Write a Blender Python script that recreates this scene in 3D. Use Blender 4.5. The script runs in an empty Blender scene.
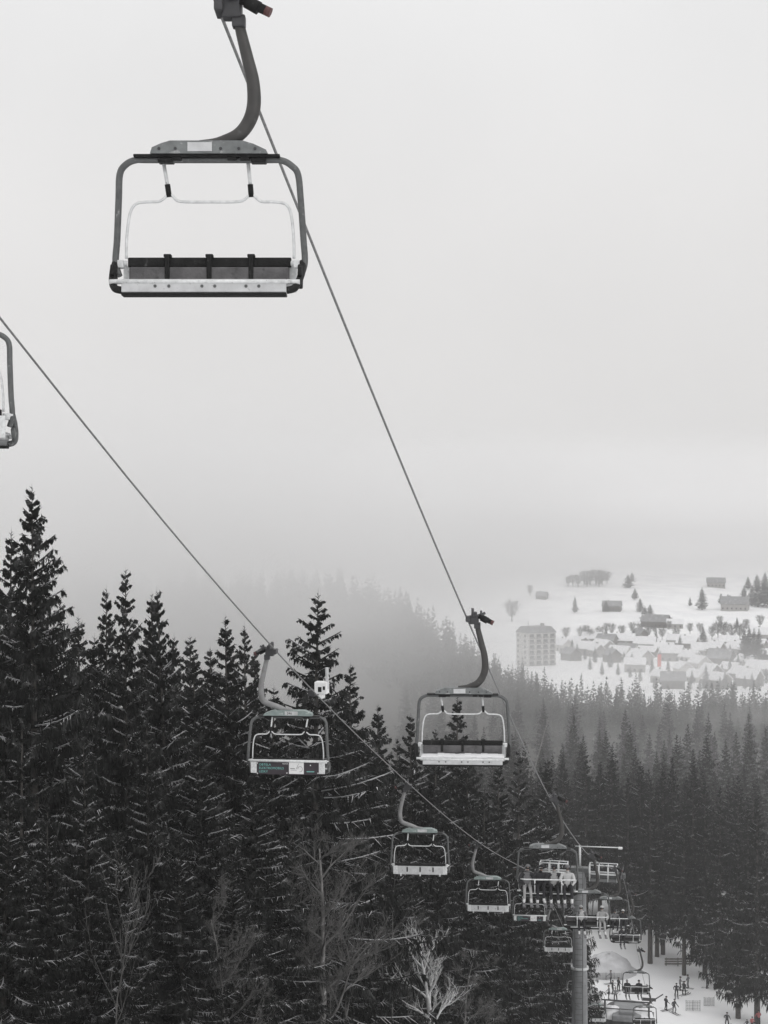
import bpy, bmesh, math, random
import numpy as np
from mathutils import Vector, Matrix

random.seed(7)
scene = bpy.context.scene
C = scene.collection
R = math.radians
F = 1479.0            # focal length in pixels (52 mm on a 36 mm tall frame, 1024 px)

# ------------------------------------------------------------------ helpers
def pt(u, v, d):
    return Vector(((u - 384) / F * d, d, (512 - v) / F * d))

def tag(o, label=None, cat=None, group=None, kind=None):
    if label: o['label'] = label
    if cat: o['category'] = cat
    if group: o['group'] = group
    if kind: o['kind'] = kind
    return o

def empty(name, loc=(0, 0, 0), rz=0.0):
    o = bpy.data.objects.new(name, None)
    o.empty_display_size = 0.3
    o.location = loc
    o.rotation_euler = (0, 0, rz)
    C.objects.link(o)
    return o

def link(name, me, parent=None, loc=None, rz=None):
    o = bpy.data.objects.new(name, me)
    C.objects.link(o)
    if parent is not None: o.parent = parent
    if loc is not None: o.location = loc
    if rz is not None: o.rotation_euler = (0, 0, rz)
    return o

def kids(o):
    return [c for c in KIDS.get(o.name, [])]

def copy_tree(o, parent=None):
    c = o.copy()
    C.objects.link(c)
    c.parent = parent
    for ch in o.children:
        copy_tree(ch, c)
    return c

class MB:
    """collects solids into one mesh"""
    def __init__(self):
        self.v = []; self.f = []; self.m = []; self.s = []
    def add(self, vs, fs, mat=0, smooth=False):
        b = len(self.v)
        self.v += [tuple(p) for p in vs]
        self.f += [tuple(i + b for i in f) for f in fs]
        self.m += [mat] * len(fs); self.s += [smooth] * len(fs)
        return self
    def box(self, c, s, mat=0, rot=None, ch=0.0):
        """box centre c, size s, edges along z/x/y chamfered by ch"""
        hx, hy, hz = s[0] / 2, s[1] / 2, s[2] / 2
        if ch <= 0:
            vs = [Vector((x * hx, y * hy, z * hz)) for z in (-1, 1) for y in (-1, 1) for x in (-1, 1)]
            fs = [(0, 2, 3, 1), (4, 5, 7, 6), (0, 1, 5, 4), (2, 6, 7, 3), (0, 4, 6, 2), (1, 3, 7, 5)]
        else:
            bm = bmesh.new()
            bmesh.ops.create_cube(bm, size=1)
            for w in bm.verts: w.co = Vector((w.co.x * s[0], w.co.y * s[1], w.co.z * s[2]))
            bmesh.ops.bevel(bm, geom=bm.edges[:], offset=ch, segments=2, affect='EDGES', profile=0.5)
            bm.verts.index_update()
            vs = [w.co.copy() for w in bm.verts]
            fs = [tuple(w.index for w in f.verts) for f in bm.faces]
            bm.free()
        if rot is not None: vs = [rot @ p for p in vs]
        cc = Vector(c)
        return self.add([p + cc for p in vs], fs, mat)
    def tube(self, pts, r, n=8, mat=0, cap=True, flat=1.0, smooth=True):
        P = [Vector(p) for p in pts]
        k = len(P)
        rr = r if isinstance(r, (list, tuple)) else [r] * k
        T = []
        for i in range(k):
            t = (P[min(i + 1, k - 1)] - P[max(i - 1, 0)])
            T.append(t.normalized())
        a = Vector((0, 1, 0)) if abs(T[0].y) < 0.9 else Vector((1, 0, 0))
        nx = (a - T[0] * a.dot(T[0])).normalized()
        vs = []
        for i in range(k):
            nx = (nx - T[i] * nx.dot(T[i])).normalized()
            ny = T[i].cross(nx)
            for j in range(n):
                th = 2 * math.pi * j / n
                vs.append(P[i] + nx * (math.cos(th) * rr[i] * flat) + ny * (math.sin(th) * rr[i]))
        fs = [(i * n + j, i * n + (j + 1) % n, (i + 1) * n + (j + 1) % n, (i + 1) * n + j) for i in range(k - 1) for j in range(n)]
        self.add(vs, fs, mat, smooth)
        if cap:
            b = len(self.v) - len(vs)
            self.f.append(tuple(b + j for j in reversed(range(n)))); self.m.append(mat); self.s.append(False)
            self.f.append(tuple(b + (k - 1) * n + j for j in range(n))); self.m.append(mat); self.s.append(False)
        return self
    def cyl(self, a, b, r, n=12, mat=0):
        return self.tube([a, b], r, n, mat)
    def plate(self, prof, y0, y1, mat=0):
        """profile in x,z extruded along y"""
        n = len(prof)
        vs = [(x, y0, z) for x, z in prof] + [(x, y1, z) for x, z in prof]
        fs = [tuple(range(n)), tuple(reversed(range(n, 2 * n)))]
        fs += [(i, i + n, (i + 1) % n + n, (i + 1) % n) for i in range(n)]
        return self.add(vs, fs, mat)
    def build(self, name, mats, parent=None, loc=None, rz=None):
        me = bpy.data.meshes.new(name)
        me.from_pydata(self.v, [], self.f)
        if not isinstance(mats, (list, tuple)): mats = [mats]
        for m in mats: me.materials.append(m)
        me.polygons.foreach_set('material_index', self.m)
        me.polygons.foreach_set('use_smooth', self.s)
        bm = bmesh.new(); bm.from_mesh(me)
        bmesh.ops.recalc_face_normals(bm, faces=bm.faces[:])
        bm.to_mesh(me); bm.free()
        me.update()
        return link(name, me, parent, loc, rz)

def smoothpath(pts, per=5):
    """Catmull-Rom through points"""
    P = [Vector(p) for p in pts]
    out = []
    for i in range(len(P) - 1):
        p0 = P[max(i - 1, 0)]; p1 = P[i]; p2 = P[i + 1]; p3 = P[min(i + 2, len(P) - 1)]
        for k in range(per):
            t = k / per
            out.append(0.5 * ((2 * p1) + (p2 - p0) * t + (2 * p0 - 5 * p1 + 4 * p2 - p3) * t * t + (3 * p1 - p0 - 3 * p2 + p3) * t ** 3))
    out.append(P[-1])
    return out

def soup(name, V, mat, mi=None):
    """triangle soup (n,3,3) -> mesh"""
    V = np.asarray(V, dtype=np.float32).reshape(-1, 3)
    n = len(V) // 3
    me = bpy.data.meshes.new(name)
    me.vertices.add(n * 3); me.vertices.foreach_set('co', V.ravel())
    me.loops.add(n * 3); me.loops.foreach_set('vertex_index', np.arange(n * 3, dtype=np.int32))
    me.polygons.add(n)
    me.polygons.foreach_set('loop_start', np.arange(0, n * 3, 3, dtype=np.int32))
    me.polygons.foreach_set('loop_total', np.full(n, 3, dtype=np.int32))
    for m in (mat if isinstance(mat, (list, tuple)) else [mat]): me.materials.append(m)
    if mi is not None: me.polygons.foreach_set('material_index', np.asarray(mi, dtype=np.int32))
    me.update(calc_edges=True)
    return me

# ------------------------------------------------------------------ materials
def mat(name, col, rough=0.6, metal=0.0, var=0.25, scale=6.0, spots=None, bump=0.0, bscale=30.0, spec=0.5, coords='Object'):
    m = bpy.data.materials.new(name); m.use_nodes = True
    nt = m.node_tree; N = nt.nodes; L = nt.links
    b = N['Principled BSDF']
    b.inputs['Roughness'].default_value = rough
    b.inputs['Metallic'].default_value = metal
    b.inputs['Specular IOR Level'].default_value = spec
    tc = N.new('ShaderNodeTexCoord')
    nz = N.new('ShaderNodeTexNoise'); nz.inputs['Scale'].default_value = scale; nz.inputs['Detail'].default_value = 5
    L.new(tc.outputs[coords], nz.inputs['Vector'])
    rp = N.new('ShaderNodeValToRGB')
    lo = [max(0, c * (1 - var)) for c in col]; hi = [min(1, c * (1 + var)) for c in col]
    rp.color_ramp.elements[0].position = 0.3; rp.color_ramp.elements[0].color = (*lo, 1)
    rp.color_ramp.elements[1].position = 0.7; rp.color_ramp.elements[1].color = (*hi, 1)
    L.new(nz.outputs['Fac'], rp.inputs['Fac'])
    out = rp.outputs['Color']
    if spots:
        scol, sscale, thr, soft = spots
        n2 = N.new('ShaderNodeTexNoise'); n2.inputs['Scale'].default_value = sscale; n2.inputs['Detail'].default_value = 6
        L.new(tc.outputs[coords], n2.inputs['Vector'])
        r2 = N.new('ShaderNodeValToRGB')
        r2.color_ramp.elements[0].position = thr; r2.color_ramp.elements[0].color = (0, 0, 0, 1)
        r2.color_ramp.elements[1].position = min(1, thr + soft); r2.color_ramp.elements[1].color = (1, 1, 1, 1)
        L.new(n2.outputs['Fac'], r2.inputs['Fac'])
        mx = N.new('ShaderNodeMix'); mx.data_type = 'RGBA'
        L.new(r2.outputs['Color'], mx.inputs['Factor'])
        L.new(out, mx.inputs[6]); mx.inputs[7].default_value = (*scol, 1)
        out = mx.outputs[2]
    L.new(out, b.inputs['Base Color'])
    if bump:
        n3 = N.new('ShaderNodeTexNoise'); n3.inputs['Scale'].default_value = bscale; n3.inputs['Detail'].default_value = 4
        L.new(tc.outputs[coords], n3.inputs['Vector'])
        bp = N.new('ShaderNodeBump'); bp.inputs['Strength'].default_value = bump; bp.inputs['Distance'].default_value = 0.05
        L.new(n3.outputs['Fac'], bp.inputs['Height']); L.new(bp.outputs['Normal'], b.inputs['Normal'])
    return m

M = {}
M['snow'] = mat('fresh_snow', (.80, .80, .81), .75, var=.05, scale=1.5, bump=.2, bscale=8)
M['branch_snow'] = mat('branch_snow', (.58, .58, .59), .8, var=.25, scale=9)
M['foliage'] = mat('spruce_needles', (.017, .018, .017), .75, var=.55, scale=2.2, spots=((.095, .095, .095), 1.6, .52, .2), spec=.1)
M['foliage_mid'] = mat('spruce_needles_rimed', (.016, .017, .016), .75, var=.5, scale=1.6, spots=((.06, .06, .06), .8, .55, .2), spec=.1)
M['rimed'] = mat('rimed_needles', (.27, .27, .27), .85, var=.5, scale=3, spec=.1)
M['bark'] = mat('spruce_bark', (.07, .065, .06), .9, var=.4, scale=8, bump=.4)
M['grey_bark'] = mat('bare_grey_bark', (.20, .195, .19), .9, var=.35, scale=6, bump=.3, spots=((.5, .5, .5), 3, .6, .1))
M['pale_bark'] = mat('frosted_pale_bark', (.58, .58, .58), .9, var=.35, scale=5, bump=.3)
M['twig'] = mat('bare_twig', (.13, .127, .124), .9, var=.35, scale=4)
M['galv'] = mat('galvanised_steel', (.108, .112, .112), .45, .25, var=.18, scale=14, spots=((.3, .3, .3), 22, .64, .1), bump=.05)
M['galv_pale'] = mat('pale_galvanised_tube', (.70, .71, .71), .5, .2, var=.15, scale=18, spots=((.3, .3, .3), 25, .65, .1))  # paler galvanised steel for bars, rails and rods
M['arm'] = mat('hanger_paint', (.042, .040, .038), .5, .0, var=.25, scale=5, spots=((.08, .08, .08), 9, .66, .08), bump=.05)
M['arm_rear'] = mat('hanger_paint_pale', (.25, .25, .25), .6, .1, var=.25, scale=5, spots=((.4, .5, .5), 7, .6, .1))  # paler hanger paint for the chairs on the left rope
M['black'] = mat('black_rubber', (.013, .013, .013), .6, var=.35, scale=20, spots=((.07, .07, .07), 30, .64, .1), spec=.2)
M['pad'] = mat('dark_vinyl_pad', (.016, .016, .016), .6, var=.35, scale=6, spots=((.08, .08, .08), 12, .66, .1), bump=.2, spec=.2)
M['pad_grey'] = mat('grey_vinyl_pad', (.12, .117, .12), .6, var=.3, scale=5, spots=((.06, .06, .06), 8, .58, .15), bump=.25, spec=.25)
M['plate'] = mat('pale_metal_plate', (.55, .555, .56), .5, .15, var=.14, scale=7, spots=((.28, .28, .28), 14, .64, .1), bump=.05)
M['beam'] = mat('beam_housing', (.17, .18, .18), .55, .1, var=.25, scale=7, spots=((.5, .5, .5), 10, .6, .15), bump=.15)
M['beam_green'] = mat('beam_housing_green', (.24, .29, .28), .55, .1, var=.18, scale=7, spots=((.52, .56, .55), 10, .6, .15), bump=.1)
M['rust'] = mat('red_brown_cap', (.10, .042, .040), .6, var=.3, scale=14)
M['rope'] = mat('steel_rope', (.20, .20, .20), .5, .2, var=.3, scale=25)
M['board'] = mat('dark_ad_board', (.035, .027, .034), .5, var=.3, scale=6)
M['teal'] = mat('teal_print', (.20, .50, .46), .5, var=.1, scale=20)
M['white_print'] = mat('white_print', (.80, .80, .80), .5, var=.05, scale=20)
M['grey_print'] = mat('grey_print', (.25, .25, .25), .5, var=.1, scale=20)
M['tower'] = mat('tower_steel', (.24, .245, .25), .55, .3, var=.15, scale=2.5, spots=((.18, .18, .18), 5, .6, .1))
M['tower_pale'] = mat('tower_pale_steel', (.55, .56, .56), .5, .2, var=.15, scale=4)
M['dark_steel'] = mat('dark_machine_steel', (.055, .055, .058), .5, .3, var=.35, scale=3)
M['wood'] = mat('weathered_wood', (.16, .15, .14), .85, var=.3, scale=3)
M['skin'] = mat('skin', (.50, .36, .30), .6, var=.05, scale=20)
M['cl_dark'] = mat('dark_cloth', (.022, .022, .025), .85, var=.3, scale=10)
M['cl_mid'] = mat('grey_cloth', (.16, .16, .165), .85, var=.25, scale=8)
M['cl_pale'] = mat('pale_cloth', (.36, .36, .36), .85, var=.15, scale=8)
M['cl_white'] = mat('white_cloth', (.52, .52, .52), .85, var=.08, scale=8)
M['cl_red'] = mat('faded_red_cloth', (.33, .10, .10), .85, var=.2, scale=8)
M['boot_pale'] = mat('pale_boot_shell', (.65, .65, .65), .4, var=.1, scale=15)
M['goggle'] = mat('goggle_lens', (.02, .02, .022), .15, var=.1, scale=10)
M['wall_pale'] = mat('pale_render_wall', (.50, .49, .47), .9, var=.08, scale=.4, spots=((.4, .39, .37), .7, .62, .12))
M['wall_grey'] = mat('grey_render_wall', (.30, .29, .28), .9, var=.12, scale=.5)
M['wall_wood'] = mat('dark_timber_wall', (.10, .09, .08), .9, var=.25, scale=1.5)
M['roof_snow'] = mat('snowy_roof', (.74, .74, .75), .8, var=.06, scale=.6, bump=.15, bscale=2)
M['roof_grey'] = mat('grey_sheet_roof', (.20, .20, .205), .7, var=.2, scale=.6, spots=((.6, .6, .6), .5, .62, .12))
M['window'] = mat('dark_window_glass', (.05, .052, .055), .2, var=.2, scale=1)
M['balcony'] = mat('balcony_panel', (.20, .195, .19), .8, var=.2, scale=.6)
M['red_flag'] = mat('red_flag_cloth', (.60, .12, .10), .8, var=.1, scale=2)
M['net'] = mat('grey_net', (.22, .22, .22), .8, var=.2, scale=5)

# terrain: snow over forest litter, by a painted attribute
def terrain_mat():
    m = bpy.data.materials.new('snow_ground'); m.use_nodes = True
    nt = m.node_tree; N = nt.nodes; L = nt.links
    b = N['Principled BSDF']; b.inputs['Roughness'].default_value = .8; b.inputs['Specular IOR Level'].default_value = .2
    at = N.new('ShaderNodeAttribute'); at.attribute_name = 'litter'
    tc = N.new('ShaderNodeTexCoord')
    n1 = N.new('ShaderNodeTexNoise'); n1.inputs['Scale'].default_value = .35; n1.inputs['Detail'].default_value = 8
    n2 = N.new('ShaderNodeTexNoise'); n2.inputs['Scale'].default_value = .06; n2.inputs['Detail'].default_value = 6
    L.new(tc.outputs['Object'], n1.inputs['Vector']); L.new(tc.outputs['Object'], n2.inputs['Vector'])
    r1 = N.new('ShaderNodeValToRGB')
    r1.color_ramp.elements[0].color = (.80, .80, .81, 1); r1.color_ramp.elements[0].position = .35
    r1.color_ramp.elements[1].color = (.90, .90, .90, 1); r1.color_ramp.elements[1].position = .6
    L.new(n2.outputs['Fac'], r1.inputs['Fac'])
    ad = N.new('ShaderNodeMath'); ad.operation = 'ADD'; L.new(n1.outputs['Fac'], ad.inputs[0]); ad.inputs[1].default_value = -.5
    mu = N.new('ShaderNodeMath'); mu.operation = 'MULTIPLY_ADD'; L.new(ad.outputs[0], mu.inputs[0]); mu.inputs[1].default_value = 1.2; L.new(at.outputs['Fac'], mu.inputs[2])
    r2 = N.new('ShaderNodeValToRGB'); r2.color_ramp.elements[0].position = .42; r2.color_ramp.elements[1].position = .62
    L.new(mu.outputs[0], r2.inputs['Fac'])
    mx = N.new('ShaderNodeMix'); mx.data_type = 'RGBA'
    L.new(r2.outputs['Color'], mx.inputs['Factor']); L.new(r1.outputs['Color'], mx.inputs[6]); mx.inputs[7].default_value = (.05, .047, .043, 1)
    L.new(mx.outputs[2], b.inputs['Base Color'])
    bp = N.new('ShaderNodeBump'); bp.inputs['Strength'].default_value = .4; bp.inputs['Distance'].default_value = .3
    L.new(n1.outputs['Fac'], bp.inputs['Height']); L.new(bp.outputs['Normal'], b.inputs['Normal'])
    return m
M['terrain'] = terrain_mat()

# ------------------------------------------------------------------ terrain
PD = [-60, 0, 95, 168, 178, 235, 300, 500, 700, 850, 950, 1100, 1300, 1500, 1800, 2200, 2600]
PZ = [19, -1.7, -34.7, -60.0, -61.2, -61.2, -64, -74, -80.5, -84, -84, -80, -66, -50, -36, -27, -21]

def sst(a, b, x):
    t = np.clip((np.asarray(x, float) - a) / (b - a), 0, 1)
    return t * t * (3 - 2 * t)

def gz(x, d):
    x = np.asarray(x, float); d = np.asarray(d, float)
    z = np.interp(d, PD, PZ)
    hill = 29 * sst(60, -22, x) * sst(330, 470, d) * (1 - sst(620, 950, d) * .7)
    z = z + hill
    und = (np.sin(x * .021 + d * .013) + np.sin(x * .047 - d * .029 + 1.3) * .5) * 1.6 * sst(900, 1200, d)
    und = und + np.sin(x * .006 + .8) * 7 * sst(1150, 1600, d)
    near = (np.sin(x * .31 + d * .12) + np.sin(x * .17 - d * .23)) * .12 * sst(150, 180, d)
    return z + und + near

def gzf(x, d): return float(gz(x, d))

def ground_hit(u, v, d0=170, d1=2500):
    d = d0
    while d < d1:
        if gzf((u - 384) / F * d, d) >= (512 - v) / F * d: break
        d += 1.0
    x = (u - 384) / F * d
    return Vector((x, d, gzf(x, d)))

def litter(x, d):
    l = sst(120, 60, np.abs(x + 55)) * (1 - sst(170, 200, d)) * sst(0, 30, d) * (x < 4 + (d - 52) * .2165 - 4)
    l = np.maximum(l, sst(236, 262, d) * (1 - sst(520, 640, d)) * sst(-420, -300, x) * (1 - sst(300, 420, x)))
    return l

def make_terrain():
    xs = np.concatenate([np.linspace(-1500, -300, 25)[:-1], np.linspace(-300, 300, 121), np.linspace(300, 1500, 25)[1:]])
    ds = np.concatenate([np.linspace(-40, 260, 101)[:-1], np.linspace(260, 1000, 75)[:-1], np.linspace(1000, 2600, 60)])
    X, D = np.meshgrid(xs, ds)
    Z = gz(X, D)
    V = np.stack([X, D, Z], -1).reshape(-1, 3)
    nx, nd = len(xs), len(ds)
    fs = [(r * nx + c, r * nx + c + 1, (r + 1) * nx + c + 1, (r + 1) * nx + c) for r in range(nd - 1) for c in range(nx - 1)]
    me = bpy.data.meshes.new('ground')
    me.from_pydata(V.tolist(), [], fs)
    a = me.attributes.new('litter', 'FLOAT', 'POINT')
    a.data.foreach_set('value', litter(X, D).reshape(-1).astype(np.float32))
    me.polygons.foreach_set('use_smooth', [True] * len(fs))
    me.materials.append(M['terrain'])
    o = link('ground', me)
    tag(o, 'snow covered slope, valley floor and far hillside', 'ground', kind='structure')
make_terrain()

# ------------------------------------------------------------------ spruces
def spruce(seed, h=20., Rm=3.6, base=.06, nwh=34, per=6, ntw=15, hang=5, snowp=.35, hl=.5, tw_w=.05, ragged=.35, flip=1.0):
    """returns crown tris, snow tris"""
    rng = np.random.default_rng(seed)
    T = []; S = []; Q = []
    up_z = np.array([0, 0, 1.])
    for i in range(nwh):
        f = ((i + .6) / nwh) ** 1.12
        z0 = h * (1 - f * (1 - base)) - .01 * h
        Rz = Rm * (f ** .93) * (1 - .25 * max(0, f - .8) / .2); sc_ = .22 + .78 * min(1, f / .45) ** .8
        n = per if f > .12 else max(3, per - 2)
        wf = 1 + rng.normal(0, .13) * min(1, f / .2)
        a0 = rng.uniform(0, 6.28)
        for j in range(n):
            az = a0 + 6.283 * j / n + rng.normal(0, .25)
            Lb = Rz * min(1.38, wf * (1 + ragged * rng.normal(0, .55)))
            if rng.random() < .10: Lb *= .5
            Lb = max(Lb, .10) + .10
            zj = z0 + rng.uniform(-.5, .5) * h / nwh
            rad = np.array([math.cos(az), math.sin(az), 0]); tan = np.array([-rad[1], rad[0], 0])
            upk = .95 * (1 - f) ** 2.2 + rng.normal(0, .07); dr = .10 + .42 * f; tip = .05 + .40 * f
            def P(s):
                s = np.asarray(s)[..., None]
                return rad * (Lb * s) + up_z * (zj + Lb * (upk * s - dr * s + tip * s ** 2.4)) + tan * (Lb * .06 * np.sin(s * 3 + az))
            # spine strip (two crossed thin strips)
            ss = np.linspace(0, 1, 6); p = P(ss); w = (.05 * (1 - ss) + .012)[:, None] * (1 + .03 * Lb)
            for dv in (up_z, tan):
                A = p[:-1] - dv * w[:-1]; B = p[:-1] + dv * w[:-1]; Cc = p[1:] + dv * w[1:]; Dd = p[1:] - dv * w[1:]
                T.append(np.stack([A, B, Cc], 1)); T.append(np.stack([A, Cc, Dd], 1))
            k = max(4, int(ntw * (.35 + .65 * min(1, Lb / (Rm * .8)))))
            sk = np.sort(rng.uniform(.10, 1.0, k)) ** .85
            side = np.where(np.arange(k) % 2 == 0, 1., -1.)[:, None]
            ang = rng.uniform(.6, 1.15, k)[:, None]
            dirv = rad * np.cos(ang) + tan * side * np.sin(ang) - up_z * rng.uniform(.05, .45, k)[:, None]
            l2 = ((.22 + .34 * (1 - sk) * Lb * .55 + .05 * Lb) * rng.uniform(.6, 1.25, k) * sc_)[:, None]
            b0 = P(sk); tp = b0 + dirv * l2
            nrm = up_z * .8 + rng.normal(0, .35, (k, 3))
            ww = tw_w * (.5 + .5 * sc_) * rng.uniform(.8, 1.5, k)[:, None]
            mid = (b0 + tp) / 2
            (Q if rng.random() < .25 else T).append(np.stack([b0 - nrm * ww * .4, b0 + nrm * ww * .4, tp], 1))
            T.append(np.stack([mid - nrm * ww * .8, tp + dirv * .05, mid + nrm * ww * .8], 1))
            kn = k * 3
            sn = rng.uniform(.05, 1.0, kn); bn = P(sn)
            dn = rad * rng.uniform(.25, .8, (kn, 1)) + tan * rng.normal(0, .7, (kn, 1)) + up_z * rng.normal(.1, .4, (kn, 1))
            ln = (.05 + .20 * sc_) * rng.uniform(.6, 1.4, (kn, 1)); wn = rng.normal(0, 1, (kn, 3)) * tw_w * .45
            tb_ = np.stack([bn - wn, bn + wn, bn + dn * ln], 1)
            if rng.random() < .20 + .55 * f: Q.append(tb_)
            else: T.append(tb_)
            # hanging branchlets
            q = rng.uniform(.1, 1.0, (k, hang))
            hb = b0[:, None, :] + (tp - b0)[:, None, :] * q[..., None]
            hlen = hl * sc_ ** 1.7 * (.5 + .5 * f) * rng.uniform(.45, 1.2, (k, hang))[..., None]
            sway = rng.normal(0, .28, (k, hang, 3)); sway[..., 2] = 0
            he = hb - up_z * hlen + (sway + dirv[:, None, :] * .25) * hlen
            dw = (dirv[:, None, :] * .6 + rng.normal(0, .5, (k, hang, 3))) * (tw_w * rng.uniform(.7, 1.5, (k, hang))[..., None])
            T.append(np.stack([hb - dw, hb + dw, he], 2).reshape(-1, 3, 3))
            hm = (hb + he) / 2
            T.append(np.stack([hm - dw * .9, hm + dw * .9 + sway * .04, he - up_z * .06], 2).reshape(-1, 3, 3))
            # snow
            if snowp and f > .12 and rng.random() < snowp * (.45 + .75 * f):
                s0 = rng.uniform(.08, .35); s1 = rng.uniform(.75, 1.0)
                ss = np.linspace(s0, min(1, s1), 7); p = P(ss) + up_z * .035
                wv = (rng.uniform(.014, .036) + .02 * rng.random(7))[:, None] * np.array([.4, .9, 1, .7, 1, .8, .2])[:, None]
                hgt = up_z * wv * .8
                A = p - tan * wv; B = p + tan * wv; Tt = p + hgt
                for (X0, X1) in ((A, Tt), (Tt, B)):
                    S.append(np.stack([X0[:-1], X1[:-1], X1[1:]], 1)); S.append(np.stack([X0[:-1], X1[1:], X0[1:]], 1))
                A2 = p - up_z * .04
                S.append(np.stack([A[:-1], A2[:-1], A2[1:]], 1)); S.append(np.stack([B[:-1], A2[:-1], A2[1:]], 1))
                # dabs on twigs
                mk = rng.random(k) < .6
                if mk.any():
                    e0 = b0[mk] + up_z * .03; e1 = tp[mk] + up_z * .03
                    wv2 = np.cross(dirv[mk], up_z) * .018
                    S.append(np.stack([e0 - wv2, e0 + wv2, e1], 1))
            elif snowp and rng.random() < .5:
                mk = rng.random(k) < .42
                if mk.any():
                    e0 = b0[mk] + up_z * .03; e1 = (b0[mk] + tp[mk]) / 2 + up_z * .03
                    wv2 = np.cross(dirv[mk], up_z) * .018
                    S.append(np.stack([e0 - wv2, e0 + wv2, e1], 1))
    # leader
    for a in (0, 1.57):
        dv = np.array([math.cos(a), math.sin(a), 0]) * .028 * max(1, tw_w / .05)
        b = np.array([0, 0, h * .93]); t = np.array([0, 0, h * 1.02])
        T.append(np.array([[b - dv, b + dv, t]]))
    for i in range(26):
        a = i * 2.4; b = np.array([0, 0, h * (.945 + .06 * i / 26)]); dv = np.array([math.cos(a), math.sin(a), .9]) * (.24 - .005 * i)
        T.append(np.array([[b - up_z * .02, b + up_z * .03, b + dv]]))
    T = np.concatenate(T); Q = np.concatenate(Q) if Q else np.zeros((0, 3, 3))
    return np.concatenate([T, Q]), (np.concatenate(S) if S else np.zeros((0, 3, 3))), np.array([0] * len(T) + [1] * len(Q))

def trunk_mb(h, r, base_sink=.6, lean=0.0):
    mb = MB()
    pts = [(lean * math.sin(t * 2.2) * .3, 0, -base_sink + t * (h * .965 + base_sink)) for t in [0, .03, .1, .3, .55, .8, 1]]
    mb.tube(pts, [r * 1.35, r * 1.1, r * .97, r * .8, r * .52, r * .25, .02], 9)
    return mb

NEAR = []
near_spec = [  # seed, Rm, base, whorls, per, snow, ragged
    (11, 4.3, .05, 40, 7, .60, .30), (12, 3.5, .06, 38, 6, .55, .30), (13, 3.9, .04, 36, 7, .70, .34),
    (14, 3.2, .08, 40, 6, .52, .28), (15, 4.3, .05, 34, 6, .62, .46), (16, 3.9, .05, 38, 7, .75, .32), (17, 4.6, .04, 44, 8, .55, .22), (18, 3.4, .10, 29, 5, .60, .50)]
for sd, rm, bs, nw, per, sp, rg in near_spec:
    ct, st, gi = spruce(sd, 20., rm, bs, nw, per, 25, 8, sp, .52, .028, rg)
    NEAR.append((soup('crown', ct, [M['foliage'], M['rimed']], gi), soup('snow', st, M['branch_snow']), trunk_mb(20, .26).build('trunk', M['bark'])))
for _a, _b, t in NEAR:
    C.objects.unlink(t)

def near_spruce(x, d, ztip, var, label, group, wide=1.0):
    g = gzf(x, d); h = ztip - g
    r = empty('spruce_tree', (x, d, g), random.uniform(0, 6.28))
    r.rotation_euler = (random.gauss(0, .02), random.gauss(0, .02), r.rotation_euler.z)
    s = h / 20.0
    for nm, me in (('crown', NEAR[var][0]), ('snow', NEAR[var][1]), ('trunk', NEAR[var][2].data)):
        o = link(nm, me, r)
        o.scale = (s * wide, s * wide, s)
    tag(r, label, 'spruce', group)
    return r

# trees with tips one can pick out: (u, v of tip, distance, variant, width, label)
G_NEAR = 'spruces along the left side of the lift'
named = [
    (5, 535, 53, 3, .95, 'slim dark spruce cut by the left border beside the tallest spruce'),
    (37, 490, 45, 0, 1.0, 'tallest dark spruce in the photo, wide drooping branches'),
    (107, 592, 52, 1, .85, 'spruce with a thin bare leader, left of the pointed twin'),
    (125, 573, 50, 1, .9, 'pointed slim spruce rising highest between the tallest and the lone one'),
    (147, 597, 56, 3, .9, 'slim spruce just right of the pointed pair'),
    (178, 592, 54, 2, .85, 'spruce with an open ragged top, alone at the right of the pointed group'),
    (232, 617, 61, 5, 1.05, 'dense broad-topped spruce left of the lone sky-framed spruce'),
    (249, 628, 66, 4, .9, 'shorter spruce top touching the dense broad-topped one'),
    (310, 596, 58, 4, 1.3, 'ragged spruce standing out against the fog behind the ad-board chair'),
    (457, 697, 96, 3, 1.1, 'dark spruce seen through the empty chair above the rope'),
    (410, 716, 84, 2, 1.1, 'dark spruce top left of the empty chair in the middle'),
]
used_xy = []
for (u, v, d, var, wd, lab) in named:
    p = pt(u, v, d)
    near_spruce(p.x, d, p.z, var, lab, G_NEAR, wd); used_xy.append((p.x, d))
L_FILL = 'dark spruce with thin snow lines in the dense stand left of the lift'
G_FILL = 'spruces of the dense stand left of the lift'
fills = [
    (68, 662, 49), (88, 640, 58), (203, 655, 62), (270, 690, 56), (165, 640, 64), (348, 668, 70), (375, 705, 77),
    (15, 640, 58), (60, 600, 66), (20, 715, 40), (92, 735, 42), (150, 715, 45), (205, 735, 47), (250, 770, 50), (48, 800, 37),
    (125, 830, 40), (185, 830, 43), (235, 860, 46), (290, 800, 54), (330, 745, 61), (362, 770, 64), (395, 790, 70), (340, 860, 57),
    (432, 742, 84), (437, 800, 78), (470, 745, 93), (482, 790, 90), (500, 765, 101), (517, 752, 112), (505, 830, 96), (535, 795, 118),
    (545, 840, 124), (520, 880, 112), (465, 850, 84), (420, 870, 75), (385, 880, 67), (560, 880, 138), (548, 915, 130), (530, 925, 122),
    (490, 915, 95), (450, 920, 82), (310, 910, 53), (280, 890, 50), (0, 800, 36), (-25, 640, 45), (-20, 560, 56), (545, 760, 140), (572, 905, 146),
    (40, 580, 74), (85, 620, 78), (140, 630, 76), (195, 640, 75), (220, 650, 80), (262, 655, 82), (300, 690, 86), (330, 700, 92), (352, 700, 84), (400, 740, 100),
    (425, 730, 110), (380, 735, 95), (-10, 590, 70)]
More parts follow.
